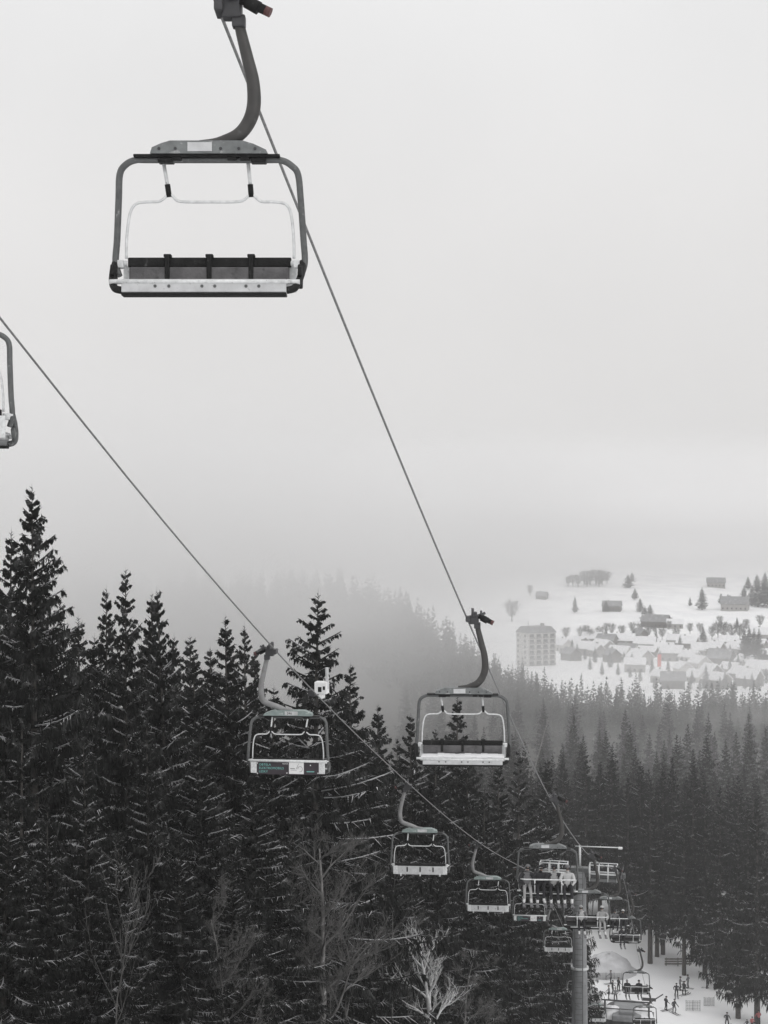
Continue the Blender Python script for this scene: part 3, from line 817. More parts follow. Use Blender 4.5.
def person_mesh(kind, seed, mats):
    """mats: jacket, trousers, skin, boots, gloves"""
    rng = random.Random(seed)
    j = lambda a: rng.gauss(0, a)
    hx = j(.02)
    V = []; E = []; Rr = []; G = []
    def add(p, r, par=None, reg=0):
        V.append(tuple(p)); Rr.append(r)
        if par is not None: E.append((par, len(V) - 1)); G.append(reg)
        return len(V) - 1
    if kind == 'sit':
        pv = add((0, .02, .12), (.155, .125)); w = add((0, .06, .28), (.15, .12), pv); ch = add((0, .05, .45), (.18, .125), w); nb = add((0, .03, .58), (.10, .085), ch)
        nk = add((hx * .3, .01, .645), .055, nb, 2); hd = add((hx, -.015, .73), (.076, .092), nk, 2); ht = add((hx, -.005, .82), (.07, .085), hd, 2)
        nose = add((hx, -.125, .745), .016, hd, 2)
        for s in (-1, 1):
            sh = add((s * .20, .04, .53), .078, ch, 5); el = add((s * (.27 + j(.025)), -.16 + j(.04), .31 + j(.03)), .062, sh, 5); wr = add((s * (.19 + j(.04)), -.46 + j(.02), .30), .040, el, 5)
            hand_chain(V, E, Rr, G, wr, (-s * .15, -1, .05), (s, 0, 0), (0, .15, -1), 4)
            hp = add((s * .105, -.05, .085), .088, pv, 1); kn = add((s * (.125 + j(.012)), -.45, .10), .066, hp, 1); an = add((s * (.13 + j(.01)), -.55 + j(.03), -.25), .052, kn, 1)
            hl_ = add((s * .13, -.56, -.345), .062, an, 3); to = add((s * .14, -.74, -.345), .046, hl_, 3)
    else:
        st = .07 + j(.03); tw = j(.04)
        pv = add((0, 0, .95), (.15, .11)); w = add((0, .0, 1.10), (.145, .105), pv); ch = add((tw * .3, .0, 1.30), (.18, .12), w); nb = add((tw * .3, -.01, 1.44), (.09, .08), ch)
        nk = add((tw * .3, -.02, 1.51), .054, nb, 2); hd = add((tw * .4, -.04, 1.60), (.076, .092), nk, 2); ht = add((tw * .4, -.03, 1.69), (.07, .085), hd, 2)
        nose = add((tw * .4, -.15, 1.61), .016, hd, 2)
        for s in (-1, 1):
            sh = add((s * .20, .0, 1.39), .072, ch); el = add((s * (.29 + j(.02)), -.03 + j(.05), 1.12), .055, sh); wr = add((s * (.27 + j(.03)), -.22 + j(.06), .96), .036, el)
            hand_chain(V, E, Rr, G, wr, (0, -.7, -.6), (s, 0, 0), (-s * .3, .3, -1), 4)
            hp = add((s * .10, 0, .88), .09, pv, 1); kn = add((s * (.11 + st * .4), -.05 + s * j(.06), .49), .068, hp, 1); an = add((s * (.12 + st * .5), .02 + s * j(.04), .13), .054, kn, 1)
            hl_ = add((s * (.12 + st * .5), .02, .06), .06, an, 3); to = add((s * (.13 + st * .5), -.17, .05), .045, hl_, 3)
    me = skin_body('person', V, E, Rr, G, mats, None, 0)
    return me, Vector(V[5]), Vector(V[6])

def helmet_mb(hd, ht):
    mb = MB(); n = 12; vs = []; fs = []
    c = (hd + ht) / 2 + Vector((0, .008, .012))
    rows = 6
    for r_ in range(rows):
        ph = r_ / (rows - 1) * 1.75
        for k in range(n):
            th = 2 * math.pi * k / n
            fx = math.sin(ph) * .107; cut = .0
            z = math.cos(ph) * .112
            y = math.sin(th) * fx * 1.18
            if ph > 1.3 and y < -.05: z = max(z, .03)
            vs.append(c + Vector((math.cos(th) * fx, y, z)))
    for r_ in range(rows - 1):
        for k in range(n):
            fs.append((r_ * n + k, r_ * n + (k + 1) % n, (r_ + 1) * n + (k + 1) % n, (r_ + 1) * n + k))
    mb.add(vs, fs, 0, True)
    return mb

def goggles_mb(hd):
    mb = MB()
    pts = [hd + Vector((.088 * math.sin(t), -.10 * math.cos(t) - .005, .03)) for t in [-1.5, -1.0, -.5, 0, .5, 1.0, 1.5]]
    mb.tube(pts, [.012, .024, .028, .026, .028, .024, .012], 6)
    return mb

def make_person(kind, seed, jacket, trousers, boots, hat, loc, rz, label, group=None, skis=True, gloves='cl_dark', sleeves=None, sc=1.0, gog=True):
    me, hd, ht = person_mesh(kind, seed, [M[jacket], M[trousers], M['skin'], M[boots], M[gloves], M[sleeves or jacket]])
    o = link('person', me, None, loc, rz); bw = 1.16 if kind == 'stand' else 1.0; o.scale = (sc * bw, sc * bw, sc)
    helmet_mb(hd, ht).build('helmet', M[hat], o)
    if gog: goggles_mb(hd).build('goggles', M['goggle'], o)
    if skis:
        for s in (-1, 1):
            mb = MB()
            fx = s * .14; fy = -.62 if kind == 'sit' else -.07; fz = -.41 if kind == 'sit' else .008
            ang = 0.0
            path = [(-.70, 0), (-.3, 0), (.3, 0), (.62, .01), (.74, .05), (.82, .11)]
            vs = []
            for t, z in path:
                wd = .05 if abs(t) < .4 else .056
                for xx in (-wd, wd):
                    for zz in (0, .014): vs.append((fx + xx, fy - t, fz + z + zz))
            fs = []
            for q in range(len(path) - 1):
                a_ = q * 4; b_ = a_ + 4
                fs += [(a_, b_, b_ + 1, a_ + 1), (a_ + 2, a_ + 3, b_ + 3, b_ + 2), (a_ + 1, b_ + 1, b_ + 3, a_ + 3), (a_, a_ + 2, b_ + 2, b_)]
            fs += [(0, 1, 3, 2), (len(vs) - 4, len(vs) - 2, len(vs) - 1, len(vs) - 3)]
            mb.add(vs, fs); mb.box((fx, fy + .02, fz + .028), (.06, .30, .03))
            mb.build('ski', M['cl_mid'], o)
    tag(o, label, 'person', group)
    return o

def seat_pos(ch, i):
    loc = Vector((ch['xc'] + (-.69, -.23, .24, .70)[i], YC - .03, -3.105))
    return Matrix.Translation(ch.location) @ Matrix.Rotation(ch.rotation_euler.z, 4, 'Z') @ loc
def rider(ch, i, seed, jacket, trousers, boots, hat, label, **k):
    k.setdefault('sc', .93)
    return make_person('sit', seed, jacket, trousers, boots, hat, seat_pos(ch, i), ch.rotation_euler.z + k.pop('dr', 0), label, 'people riding the lift', **k)
rider(cQ, 0, 1, 'cl_mid', 'cl_pale', 'boot_pale', 'cl_mid', 'seated rider in grey jacket and pale trousers, left seat of the four', sleeves='cl_dark')
rider(cQ, 1, 2, 'cl_dark', 'cl_dark', 'boot_pale', 'cl_dark', 'seated rider in black clothes and pale boots beside the pale-trousered rider')
rider(cQ, 2, 3, 'cl_pale', 'cl_dark', 'boot_pale', 'cl_dark', 'seated rider in pale jacket and black helmet, third of the four riders', sleeves='cl_dark')
rider(cQ, 3, 4, 'cl_white', 'cl_dark', 'boot_pale', 'cl_mid', 'seated rider in white jacket and black trousers, right seat of the four', gloves='cl_white')
rider(cA, 1, 5, 'cl_white', 'cl_dark', 'boot_pale', 'cl_pale', 'seated rider in white jacket and dark trousers in front of the tower shaft', sleeves='cl_mid')
rider(cA, 3, 6, 'cl_pale', 'cl_pale', 'boot_pale', 'cl_white', 'seated rider in white helmet and pale suit just right of the tower')
rider(cB, 2, 7, 'cl_mid', 'cl_dark', 'boot_pale', 'cl_dark', 'seated rider in grey jacket and black helmet behind the pale pair')
rider(cB, 3, 8, 'cl_dark', 'cl_dark', 'cl_dark', 'cl_white', 'seated rider all in black with a white helmet')
rider(cC, 1, 9, 'cl_dark', 'cl_dark', 'cl_mid', 'cl_dark', 'seated dark rider alone on the rightmost chair by the tower')
rider(cD, 0, 10, 'cl_dark', 'cl_mid', 'cl_dark', 'cl_mid', 'seated dark-jacketed rider on the left of the lowest chair')
rider(cD, 2, 11, 'cl_dark', 'cl_dark', 'cl_dark', 'cl_dark', 'seated dark-jacketed rider on the right of the lowest chair')

# standing skiers in the clearing
def stander(u, d, seed, jacket, trousers, rz, label, group=None, **k):
    x = (u - 384) / F * d
    return make_person('stand', seed, jacket, trousers, k.pop('boots', 'cl_dark'), k.pop('hat', 'cl_dark'), (x, d, gzf(x, d)), rz, label, group, **k)
Gq = 'skiers waiting in the clearing'
crowd = 'dark-clad skier in the waiting cluster by the grey net'
stander(666, 181, 21, 'cl_dark', 'cl_dark', 2.0, crowd, Gq)
stander(674, 180, 22, 'cl_dark', 'cl_mid', .5, crowd, Gq)
stander(676.5, 186, 23, 'cl_dark', 'cl_dark', 3.0, crowd, Gq)
stander(680, 189, 24, 'cl_mid', 'cl_dark', 1.2, crowd, Gq)
stander(684, 187, 25, 'cl_dark', 'cl_dark', 2.2, crowd, Gq)
stander(688, 190, 26, 'cl_mid', 'cl_mid', 4.2, crowd, Gq)
queue = 'dark-clad skier queuing between the tower and the lowest chair'
for i, (u, d) in enumerate([(609, 186), (612.5, 188), (615.5, 185), (618.5, 189), (611, 192)]):
    stander(u, d, 31 + i, 'cl_dark' if i % 2 else 'cl_mid', 'cl_dark', random.uniform(0, 6), queue, 'skiers queuing behind the tower')
stander(707, 190, 41, 'cl_dark', 'cl_dark', 1.0, 'dark skier standing alone under the spruces behind the low nets')
far_pair = 'one of two dark figures under the spruce edge right of the lone skier'
stander(716, 192, 42, 'cl_dark', 'cl_dark', 1.0, far_pair, 'figures under the spruce edge')
stander(721, 193, 43, 'cl_dark', 'cl_mid', 2.0, far_pair, 'figures under the spruce edge')
stander(727, 174.6, 44, 'cl_dark', 'cl_dark', 2.6, 'dark skier standing alone on open snow in the clearing')
stander(752, 174.2, 45, 'cl_red', 'cl_dark', .4, 'child skier with red jacket in the lower right corner, lower of two', sc=.8)
stander(758.5, 176.4, 46, 'cl_red', 'cl_dark', 3.4, 'skier with red jacket in the lower right corner, taller of two')
stander(747, 174.0, 47, 'cl_dark', 'cl_dark', 3.4, 'crouching-low dark child skier left of the red-jacketed pair', sc=.62)

# ------------------------------------------------------------------ tower
def make_tower():
    D = 93.0
    cx = (lineR(D) + lineL(D)) / 2 + .12
    g = gzf(cx, D)
    root = empty('lift_tower', (cx, D, g), TH)
    zt = -22.75 - g                 # crossarm height
    half = (lineR(D) - lineL(D)) / 2 * math.cos(TH)
    t = MB(); t.tube([(0, 0, -.5), (0, 0, zt * .45), (0, 0, zt * .46), (0, 0, zt + .2)], [.52, .48, .45, .40], 20); sh = t.build('shaft', M['tower'], root)
    t = MB(); t.tube([(0, 0, zt * .47), (0, 0, zt * .47 + .16)], .56, 20); t.build('flange', M['tower_pale'], sh)
    t = MB()
    for x in (-.24, .24): t.tube([(x, -.62, .8), (x, -.58, zt + .6)], .03, 6)
    k = 0
    while .9 + k * .34 < zt + .5:
        t.tube([(-.24, -.61, .9 + k * .34), (.24, -.61, .9 + k * .34)], .02, 5); k += 1
    for z in np.arange(2, zt, 2.5): t.box((-.24, -.56, z), (.04, .2, .04)); t.box((.24, -.56, z), (.04, .2, .04))
    t.build('ladder', M['galv'], sh)
    t = MB(); t.box((0, 0, zt), (half * 2 + .5, .4, .28), ch=.03); t.box((0, 0, zt + .29), (1.1, .6, .28), ch=.03); t.build('crossarm', M['galv'], root)
    for s in (-1, 1):
        q = MB()
        q.box((s * half, 0, zt + .20), (.12, 3.0, .16), ch=.02); q.box((s * half, 0, zt + .05), (.2, .5, .2))
        as_ = q.build('sheave_train', M['dark_steel'], root)
        for yy in (-1.5, -.9, -.3, .3, .9, 1.5):
            w = MB(); w.cyl((s * half - .05, yy, zt + .30 - abs(yy) * .10), (s * half + .05, yy, zt + .30 - abs(yy) * .10), .21, 16); w.build('sheave', M['black'], as_)
        # work platform with railing
        q = MB()
        xa, xb = s * (half - .2), s * (half - 1.9)
        x0, x1 = min(xa, xb), max(xa, xb)
        x0 -= .0
        q.box(((x0 + x1) / 2, -.75, zt - .16), (x1 - x0, .7, .05))
        pl = q.build('work_platform', M['galv'], root)
        r_ = MB()
        for zz in (.45, 1.0): r_.tube([(x0, -1.08, zt - .16 + zz), (x1, -1.08, zt - .16 + zz)], .038, 6); r_.tube([(x0, -.42, zt - .16 + zz), (x1, -.42, zt - .16 + zz)], .03, 6)
        for xx in np.linspace(x0, x1, 4):
            r_.tube([(xx, -1.08, zt - .16), (xx, -1.08, zt + .84)], .036, 6); r_.tube([(xx, -.42, zt - .16), (xx, -.42, zt + .84)], .03, 6)
        for xx in (x0, x1):
            for zz in (.45, 1.0): r_.tube([(xx, -1.08, zt - .16 + zz), (xx, -.42, zt - .16 + zz)], .03, 6)
        r_.build('railing', M['galv_pale'], pl)
    # outrigger with lamp
    q = MB(); q.tube([(0, .2, zt + .3), (0, .2, zt + 1.75)], .07, 8); q.tube([(-.3, .2, zt + 1.68), (2.45, .2, zt + 1.72)], .035, 8); lm = q.build('lamp_bracket', M['galv_pale'], root)
    q = MB(); q.box((2.52, .2, zt + 1.69), (.26, .22, .13), ch=.03); q.build('lamp_head', M['white_print'], lm)
    tag(root, 'round steel lift tower with ladder, crossarm and railed work platforms', 'lift tower')
make_tower()

# ------------------------------------------------------------------ bottom station
def make_station():
    D = 151.0
    cx = (lineR(D) + lineL(D)) / 2
    g = gzf(cx, D)
    root = empty('lift_station', (cx, D, g), TH)
    b = MB(); b.box((0, 0, 2.45), (5.2, 3.4, .5), ch=.05)
    for x in (-2.3, -1.2, 0, 1.2, 2.3): b.box((x, -1.75, 1.9), (.10, .10, .9))
    b.build('machine_deck', M['dark_steel'], root)
    b = MB(); b.box((0, 0, 3.05), (2.9, 4.4, .6), ch=.1); b.box((0, -1.0, 3.5), (1.6, 1.6, .4), ch=.1); b.build('drive_housing', M['tower'], root)
    b = MB(); b.tube([(0, 0, -.5), (0, 0, 2.2)], .75, 18); b.build('column', M['tower'], root)
    for x in (-2.2, 2.2):
        b = MB(); b.tube([(x, -1.2, -.5), (x, -1.2, 4.6)], .10, 8); b.build('post', M['dark_steel'], root)
    b = MB(); b.tube([(-2.5, -1.2, 4.55), (2.5, -1.2, 4.55)], .08, 8); b.tube([(-2.5, -1.2, 3.7), (2.5, -1.2, 3.7)], .06, 8); b.tube([(2.2, -1.2, 4.5), (3.6, -1.2, 5.5)], .06, 8)
    b.box((2.2, -1.25, 4.9), (1.4, .1, .3)); b.build('gantry', M['dark_steel'], root)
    b = MB(); b.cyl((0, 1.6, 2.9), (0, 1.6, 3.05), 2.2, 36); b.build('bullwheel', M['dark_steel'], root)
    for x in (-1.55, 1.5):
        b = MB(); vs = []; fs = []; n = 14
        for r_ in range(6):
            ph = r_ / 5 * 1.57
            for k in range(n):
                th = 6.283 * k / n; vs.append((x + math.sin(ph) * math.cos(th) * 1.15, -.3 + math.sin(ph) * math.sin(th) * 1.4, 2.72 + math.cos(ph) * .95 * (1 + .08 * math.sin(3 * th))))
        for r_ in range(5):
            for k in range(n): fs.append((r_ * n + k, r_ * n + (k + 1) % n, (r_ + 1) * n + (k + 1) % n, (r_ + 1) * n + k))
        b.add(vs, fs, 0, True); b.build('snow_cap', M['snow'], root)
    tag(root, 'dark steel bottom station of the lift with snow caps and gantry', 'lift station')
    # control hut
    p = Vector(((594 - 384) / F * 152, 152, 0)); p.z = gzf(p.x, 152)
    h = empty('control_hut', p, TH)
    b = MB(); b.box((0, 0, 1.9), (2.2, 2.4, 4.4)); w = b.build('wall', M['wall_wood'], h)
    b = MB(); b.box((0, -1.215, 3.2), (1.7, .03, .8)); b.build('window', M['window'], w)
    b = MB(); b.plate([(-1.35, 4.1), (1.35, 4.1), (1.35, 4.5), (.9, 4.62), (-.9, 4.66), (-1.35, 4.5)], -1.5, 1.5); b.build('roof', M['roof_snow'], h)
    tag(h, 'small dark control hut with snow on its flat roof beside the tower', 'hut')
    # low fence boards and nets on the snow
    def net(u0, u1, d, hgt, m, label, name='safety_net', cat='net'):
        x0 = (u0 - 384) / F * d; x1 = (u1 - 384) / F * d
        r_ = empty(name, ((x0 + x1) / 2, d, gzf((x0 + x1) / 2, d))); w_ = x1 - x0
        q = MB()
        n = max(2, int(w_ / .9)); 
        for i in range(n + 1): q.tube([(-w_ / 2 + w_ * i / n, 0, -.2), (-w_ / 2 + w_ * i / n, 0, hgt + .1)], .03, 6)
        q.build('posts', M['cl_mid'], r_)
        q = MB()
        for k in range(7): q.tube([(-w_ / 2, -.035, .1 + (hgt - .1) * k / 6), (w_ / 2, -.035, .1 + (hgt - .1) * k / 6)], .025, 4)
        for i in range(int(w_ / .2)): q.tube([(-w_ / 2 + .2 * i, -.035, .1), (-w_ / 2 + .2 * i, -.035, hgt)], .018, 4)
        q.build('mesh_panel', M[m], r_)
        tag(r_, label, cat)
    net(686, 700, 181, 1.2, 'net', 'grey safety net standing right of the waiting skiers')
    net(704, 714, 183, 1.0, 'net', 'short grey safety net alone on the snow, right of the longer one')
    net(590, 622, 193.5, .9, 'net', 'long low rail fence below the snow heap behind the tower', 'rail_fence', 'fence')
    # boarded barrier by the trees
    x = (678 - 384) / F * 200
    r_ = empty('board_barrier', (x, 200, gzf(x, 200)))
    q = MB()
    for k in range(3): q.box((0, 0, .35 + k * .32), (3.6, .06, .22))
    q.build('boards', M['wood'], r_)
    q = MB()
    for xx in (-1.6, 0, 1.6): q.box((xx, .08, .5), (.12, .1, 1.3))
    q.build('posts', M['wood'], r_)
    tag(r_, 'low grey board barrier in front of the snowy gap between trunks', 'barrier')
    # heap of snow in an uneven grey
    vs = []; fs = []; n = 22; rng = random.Random(3)
    x = (609 - 384) / F * 197; c = Vector((x, 198, gzf(x, 198)))
    for r_ in range(8):
        q = r_ / 7
        for k in range(n):
            th = 6.283 * k / n; vs.append(c + Vector((math.cos(th) * 3.6 * q * (1 + .2 * rng.random()), math.sin(th) * 5 * q, 3.6 * (1 - q ** 2) * .62 * (1 + .18 * math.cos(th - .4) * q + rng.uniform(-.10, .10)) - .3)))
    for r_ in range(7):
        for k in range(n): fs.append((r_ * n + k, r_ * n + (k + 1) % n, (r_ + 1) * n + (k + 1) % n, (r_ + 1) * n + k))
    mb = MB(); mb.add(vs, fs, 0, True); o = mb.build('snow_heap', mat('grey_heap_snow', (.50, .50, .51), .85, var=.2, scale=.6, bump=.5, bscale=2))
    tag(o, 'large heap of grey snow behind the tower shaft', 'snow heap')
make_station()

# ------------------------------------------------------------------ village
def house(p, w, l, h, rz, wallm, roofm, label, pitch=.75, group='village houses', over=.6):
    root = empty('village_house', p, rz)
    b = MB()
    rh = w / 2 * pitch
    prof = [(-w / 2, -2.5), (w / 2, -2.5), (w / 2, h), (0, h + rh - .05), (-w / 2, h)]
    b.plate(prof, -l / 2, l / 2); wl = b.build('wall', M[wallm], root)
    b = MB()
    t = .35
    e = w / 2 + over
    zl = h - over * pitch
    prof = [(-e, zl + .05), (0, h + rh + .05), (e, zl + .05), (e, zl + .05 + t), (0, h + rh + .05 + t * 1.3), (-e, zl + .05 + t)]
    b.plate(prof, -l / 2 - over, l / 2 + over); rf = b.build('roof', M[roofm], root)
    b = MB(); b.box((w * .15, l * .2, h + rh + .3), (.8, .8, 1.8)); b.build('chimney', M['wall_grey'], rf)
    nf = max(1, int(h / 2.8)); nw = max(2, int(l / 3))
    for fl in range(nf):
        z = 1.4 + fl * 2.8
        for i in range(nw):
            for s in (-1, 1):
                b = MB(); b.box((s * (w / 2 + .01), -l / 2 + l * (i + .5) / nw, z), (.06, 1.1, 1.3)); b.build('window', M['window'], wl)
        for i in range(max(2, int(w / 3.2))):
            n_ = max(2, int(w / 3.2))
            b = MB(); b.box((-w / 2 + w * (i + .5) / n_, -l / 2 - .01, z), (1.1, .06, 1.3)); b.build('window', M['window'], wl)
    tag(root, label, 'house', group)
    return root
def house_at(u, v, w, l, h, rz, wallm, roofm, label, **k):
    return house(ground_hit(u, v, 650), w * .8, l * .78, h * .85, R(rz), wallm, roofm, label, **k)
HL = [
    (656, 627, 14, 24, 5, 62, 'wall_wood', 'roof_grey', 'large dark gabled farmhouse on the open snow slope above the village'),
    (675, 628, 9, 14, 4, 80, 'wall_grey', 'roof_snow', 'low annexe right of the large dark farmhouse'),
    (612, 611, 11, 18, 5, 75, 'wall_wood', 'roof_grey', 'hazy grey farmhouse left of the large dark farmhouse'),
    (542, 599, 9, 11, 3.5, 70, 'wall_wood', 'roof_grey', 'small lone barn high on the slope above the apartment block'),
    (735, 610, 16, 26, 6, 70, 'wall_grey', 'roof_grey', 'broad hazy house high on the right of the slope'),
    (716, 587, 12, 20, 5, 78, 'wall_grey', 'roof_grey', 'faint house topmost on the slope near the fog'),
    (563, 651, 10, 13, 5, 30, 'wall_pale', 'roof_snow', 'small pale house just right of the apartment block'),
    (585, 655, 12, 16, 5, 60, 'wall_grey', 'roof_snow', 'grey house with white roof right of the small pale house'),
    (603, 652, 13, 18, 4, 25, 'wall_grey', 'roof_snow', 'low house with a wide bright snow roof left of the flag'),
    (622, 645, 12, 20, 4, 80, 'wall_wood', 'roof_snow', 'long dark house with a thin white roof above the wide bright roof'),
    (645, 650, 12, 16, 5, 72, 'wall_grey', 'roof_snow', 'grey house with snow roof behind the red flag'),
    (672, 661, 12, 15, 6, 65, 'wall_grey', 'roof_snow', 'grey house with snow roof directly right of the red flag'),
    (683, 678, 9, 10, 6, 12, 'wall_pale', 'roof_snow', 'pale steep-gabled house facing the viewer at the forest edge'),
    (700, 672, 10, 12, 6, 20, 'wall_pale', 'roof_snow', 'pale house right of the steep-gabled one'),
    (721, 665, 14, 16, 5, 60, 'wall_wood', 'roof_grey', 'dark house with a broad grey gable roof at the right of the village'),
    (704, 655, 12, 18, 4, 82, 'wall_grey', 'roof_snow', 'low house with bright roof below the pointed spruce of the village'),
    (737, 655, 11, 15, 5, 40, 'wall_grey', 'roof_snow', 'grey house at the foot of the tall dark grove'),
    (760, 676, 11, 15, 5, 55, 'wall_grey', 'roof_snow', 'snow-roofed house at the right border below the grove'),
    (742, 680, 10, 13, 4, 30, 'wall_wood', 'roof_snow', 'dark snow-roofed house left of the one at the right border'),
    (640, 664, 12, 14, 5, 35, 'wall_grey', 'roof_snow', 'snow-roofed house left of the red flag behind forest tips'),
    (592, 643, 11, 15, 4, 70, 'wall_wood', 'roof_snow', 'dark chalet behind the village on the left near bare trees'),
    (688, 648, 12, 15, 4, 60, 'wall_wood', 'roof_snow', 'dark chalet between the two pointed village spruces'),
    (762, 640, 12, 16, 5, 60, 'wall_grey', 'roof_snow', 'faint house right of the tall dark grove'),
    (620, 660, 12, 15, 5, 50, 'wall_pale', 'roof_snow', 'pale snow-roofed house below the long dark house'),
]
for a in HL: house_at(*a)
rv = random.Random(12)
SM = 'small snow-roofed house in the crowded middle of the village'
for (u, v) in [(571, 660), (580, 648), (597, 657), (612, 662), (628, 654), (635, 672), (648, 657), (664, 652), (676, 645), (690, 662), (697, 682), (711, 678), (716, 656), (728, 648), (731, 674), (748, 668), (750, 686), (766, 660), (661, 683), (673, 688), (607, 646), (640, 640), (717, 688), (757, 650)]:
    house(ground_hit(u, v, 650), rv.uniform(6, 8.5), rv.uniform(8, 12), rv.uniform(2.8, 4.5), R(rv.uniform(15, 85)), rv.choice(['wall_wood', 'wall_grey', 'wall_wood', 'wall_pale']), 'roof_snow' if rv.random() < .75 else 'roof_grey', SM, pitch=rv.uniform(.6, .95), group='small houses of the village centre')

def apartment():
    D = 800.
    x = (536 - 384) / F * D
    g = gzf(x, D)
    root = empty('apartment_block', (x, D, g), R(27))
    W, Dp = 17.5, 12.0
    top = pt(536, 632, D).z - g
    b = MB(); b.box((0, 0, top / 2 - 2), (W, Dp, top + 4)); wl = b.build('wall', M['wall_pale'], root)
    # mansard roof
    b = MB(); vs = []; e = .5; i_ = 1.6; hh = 3.2
    for (xx, yy, zz) in ((W / 2 + e, Dp / 2 + e, 0), (W / 2 - i_, Dp / 2 - i_, hh)):
        vs += [(-xx, -yy, top + zz), (xx, -yy, top + zz), (xx, yy, top + zz), (-xx, yy, top + zz)]
    b.add(vs, [(0, 1, 5, 4), (1, 2, 6, 5), (2, 3, 7, 6), (3, 0, 4, 7), (4, 5, 6, 7), (3, 2, 1, 0)])
    rf = b.build('roof', M['roof_grey'], root)
    b = MB(); b.box((4, 0, top + 3.9), (1.6, 1.6, 1.6)); b.build('chimney', M['wall_grey'], rf)
    b = MB(); b.tube([(-5, 0, top + 3), (-5, 0, top + 6)], .15, 6); b.build('antenna', M['dark_steel'], rf)
    nfl = int(top / 2.9)
    for fl in range(nfl):
        z = top - 1.6 - fl * 2.9
        for k in range(4):
            xx = -W / 2 + W * (k + .5) / 4
            b = MB(); b.box((xx, -Dp / 2 - .02, z), (2.6, .08, 1.9)); wn = b.build('window', M['window'], wl)
            b = MB(); b.box((xx, -Dp / 2 - .5, z - .85), (2.9, .9, .9)); b.build('balcony', M['balcony'], wl)
        for yy in (-4.0,):
            b = MB(); b.box((-W / 2 - .02, yy + 1.2, z), (.08, 1.3, 1.4)); b.build('window', M['window'], wl)
        b = MB(); b.box((-W / 2 - .02, Dp / 2 - 1.8, z), (.08, 1.3, 1.4)); b.build('window', M['window'], wl)
    tag(root, 'tall pale apartment block with grey mansard roof and balcony columns', 'apartment block')
apartment()

# red banner
p = ground_hit(659, 671, 650)
fl = empty('banner_flag', p)
q = MB(); q.tube([(-.9, 0, -.5), (-.9, 0, 9.2)], .12, 8); q.build('pole', M['tower_pale'], fl)
q = MB(); vs = []; fs = []
for i in range(9):
    z = 2.2 + i * .8
    wv = math.sin(i * .8) * .25
    vs += [(-.75, .0, z), (.25, wv * .5 + .05, z), (1.15, wv, z)]
for i in range(8): fs += [(i * 3, i * 3 + 1, i * 3 + 4, i * 3 + 3), (i * 3 + 1, i * 3 + 2, i * 3 + 5, i * 3 + 4)]
vs2 = [(a, b + .05, c) for a, b, c in vs]
q.add(vs, fs); q.add(vs2, [tuple(reversed(f)) for f in fs]); q.build('cloth', M['red_flag'], fl)
tag(fl, 'tall faded red banner flag among the village roofs', 'flag')

# village trees
def vtree(u, v, hpx, label, var=None, wide=1.0, group='village trees'):
    p = ground_hit(u, v, 650)
    h = hpx / F * p.y
    o = link('spruce_tree', MID[random.randrange(3) if var is None else var], None, p, random.uniform(0, 6))
    s = h / 25.0; o.scale = (s * wide, s * wide, s)
    tag(o, label, 'spruce', group)
for (u, v, h, lab, wd) in [
    (703, 647, 21, 'pointed dark spruce rising above the bright low roof in the village', 2.0),
    (680, 656, 21, 'narrow village spruce left of the dark chalet', 1.5),
    (702, 610, 23, 'tall faint spruce standing alone high on the open slope', 2.0),
    (690, 606, 9, 'little spruce left of the tall one high on the slope', 1.8),
    (737, 628, 11, 'small spruce on the slope above the tall grove', 1.6),
    (575, 613, 17, 'pale faint spruce on the open slope above the apartment block', 1.5),
    (706, 690, 26, 'dark spruce among the snowy gardens at the forest edge', 1.2),
    (628, 588, 14, 'faint round-topped tree on the slope right of the hazy grove', 3.0)]:
    vtree(u, v, h, lab, None, wd)
gl = 'hazy spruce of the tall dark grove at the right of the village'
for (u, v, h) in [(744, 662, 36), (749, 664, 39), (754, 666, 38), (759, 665, 37), (747, 668, 34), (757, 669, 33)]:
    vtree(u, v, h, gl, None, 1.3, 'tall dark grove in the village')
gl = 'hazy tree in the wood fading into fog at the right border'
for (u, v, h) in [(752, 606, 20), (758, 607, 22), (764, 606, 24), (770, 608, 26), (744, 600, 14), (748, 590, 14), (757, 592, 18), (765, 592, 20), (728, 606, 12), (721, 604, 11)]:
    vtree(u, v, h, gl, None, 2.2, 'wood at the right border in the fog')
gl = 'hazy tree beside the farmhouses on the open slope'
for (u, v, h) in [(606, 612, 12), (619, 611, 10), (640, 612, 14), (645, 622, 16), (635, 600, 12), (650, 616, 12), (632, 582, 10)]:
    vtree(u, v, h, gl, None, 2.4, 'trees beside the farmhouses')
gl = 'dark spruce between the village houses'
for (u, v, h) in [(572, 656, 18), (577, 658, 15), (595, 663, 16), (610, 668, 18), (632, 668, 16), (652, 676, 18), (668, 676, 18), (585, 660, 12), (616, 652, 12), (624, 664, 13), (643, 670, 14), (660, 662, 12), (682, 668, 13), (696, 664, 12), (708, 664, 13), (722, 676, 13), (738, 668, 14), (745, 690, 15), (700, 694, 14), (690, 690, 14), (720, 696, 16), (735, 692, 17), (748, 680, 15), (758, 694, 18), (766, 684, 17), (741, 674, 14), (709, 694, 12), (668, 688, 14), (655, 690, 15), (640, 682, 14), (618, 676, 14), (602, 676, 15), (590, 670, 14), (762, 672, 16), (755, 682, 15), (727, 668, 12), (630, 678, 12), (610, 660, 12), (646, 650, 10), (676, 652, 10), (730, 656, 12), (692, 684, 14), (715, 684, 16), (730, 676, 18), (752, 690, 18), (725, 690, 20), (765, 668, 20), (656, 640, 12), (668, 644, 12), (606, 640, 14), (634, 640, 12)]:
    vtree(u, v, h, gl, None, 1.3, 'spruces between the village houses')
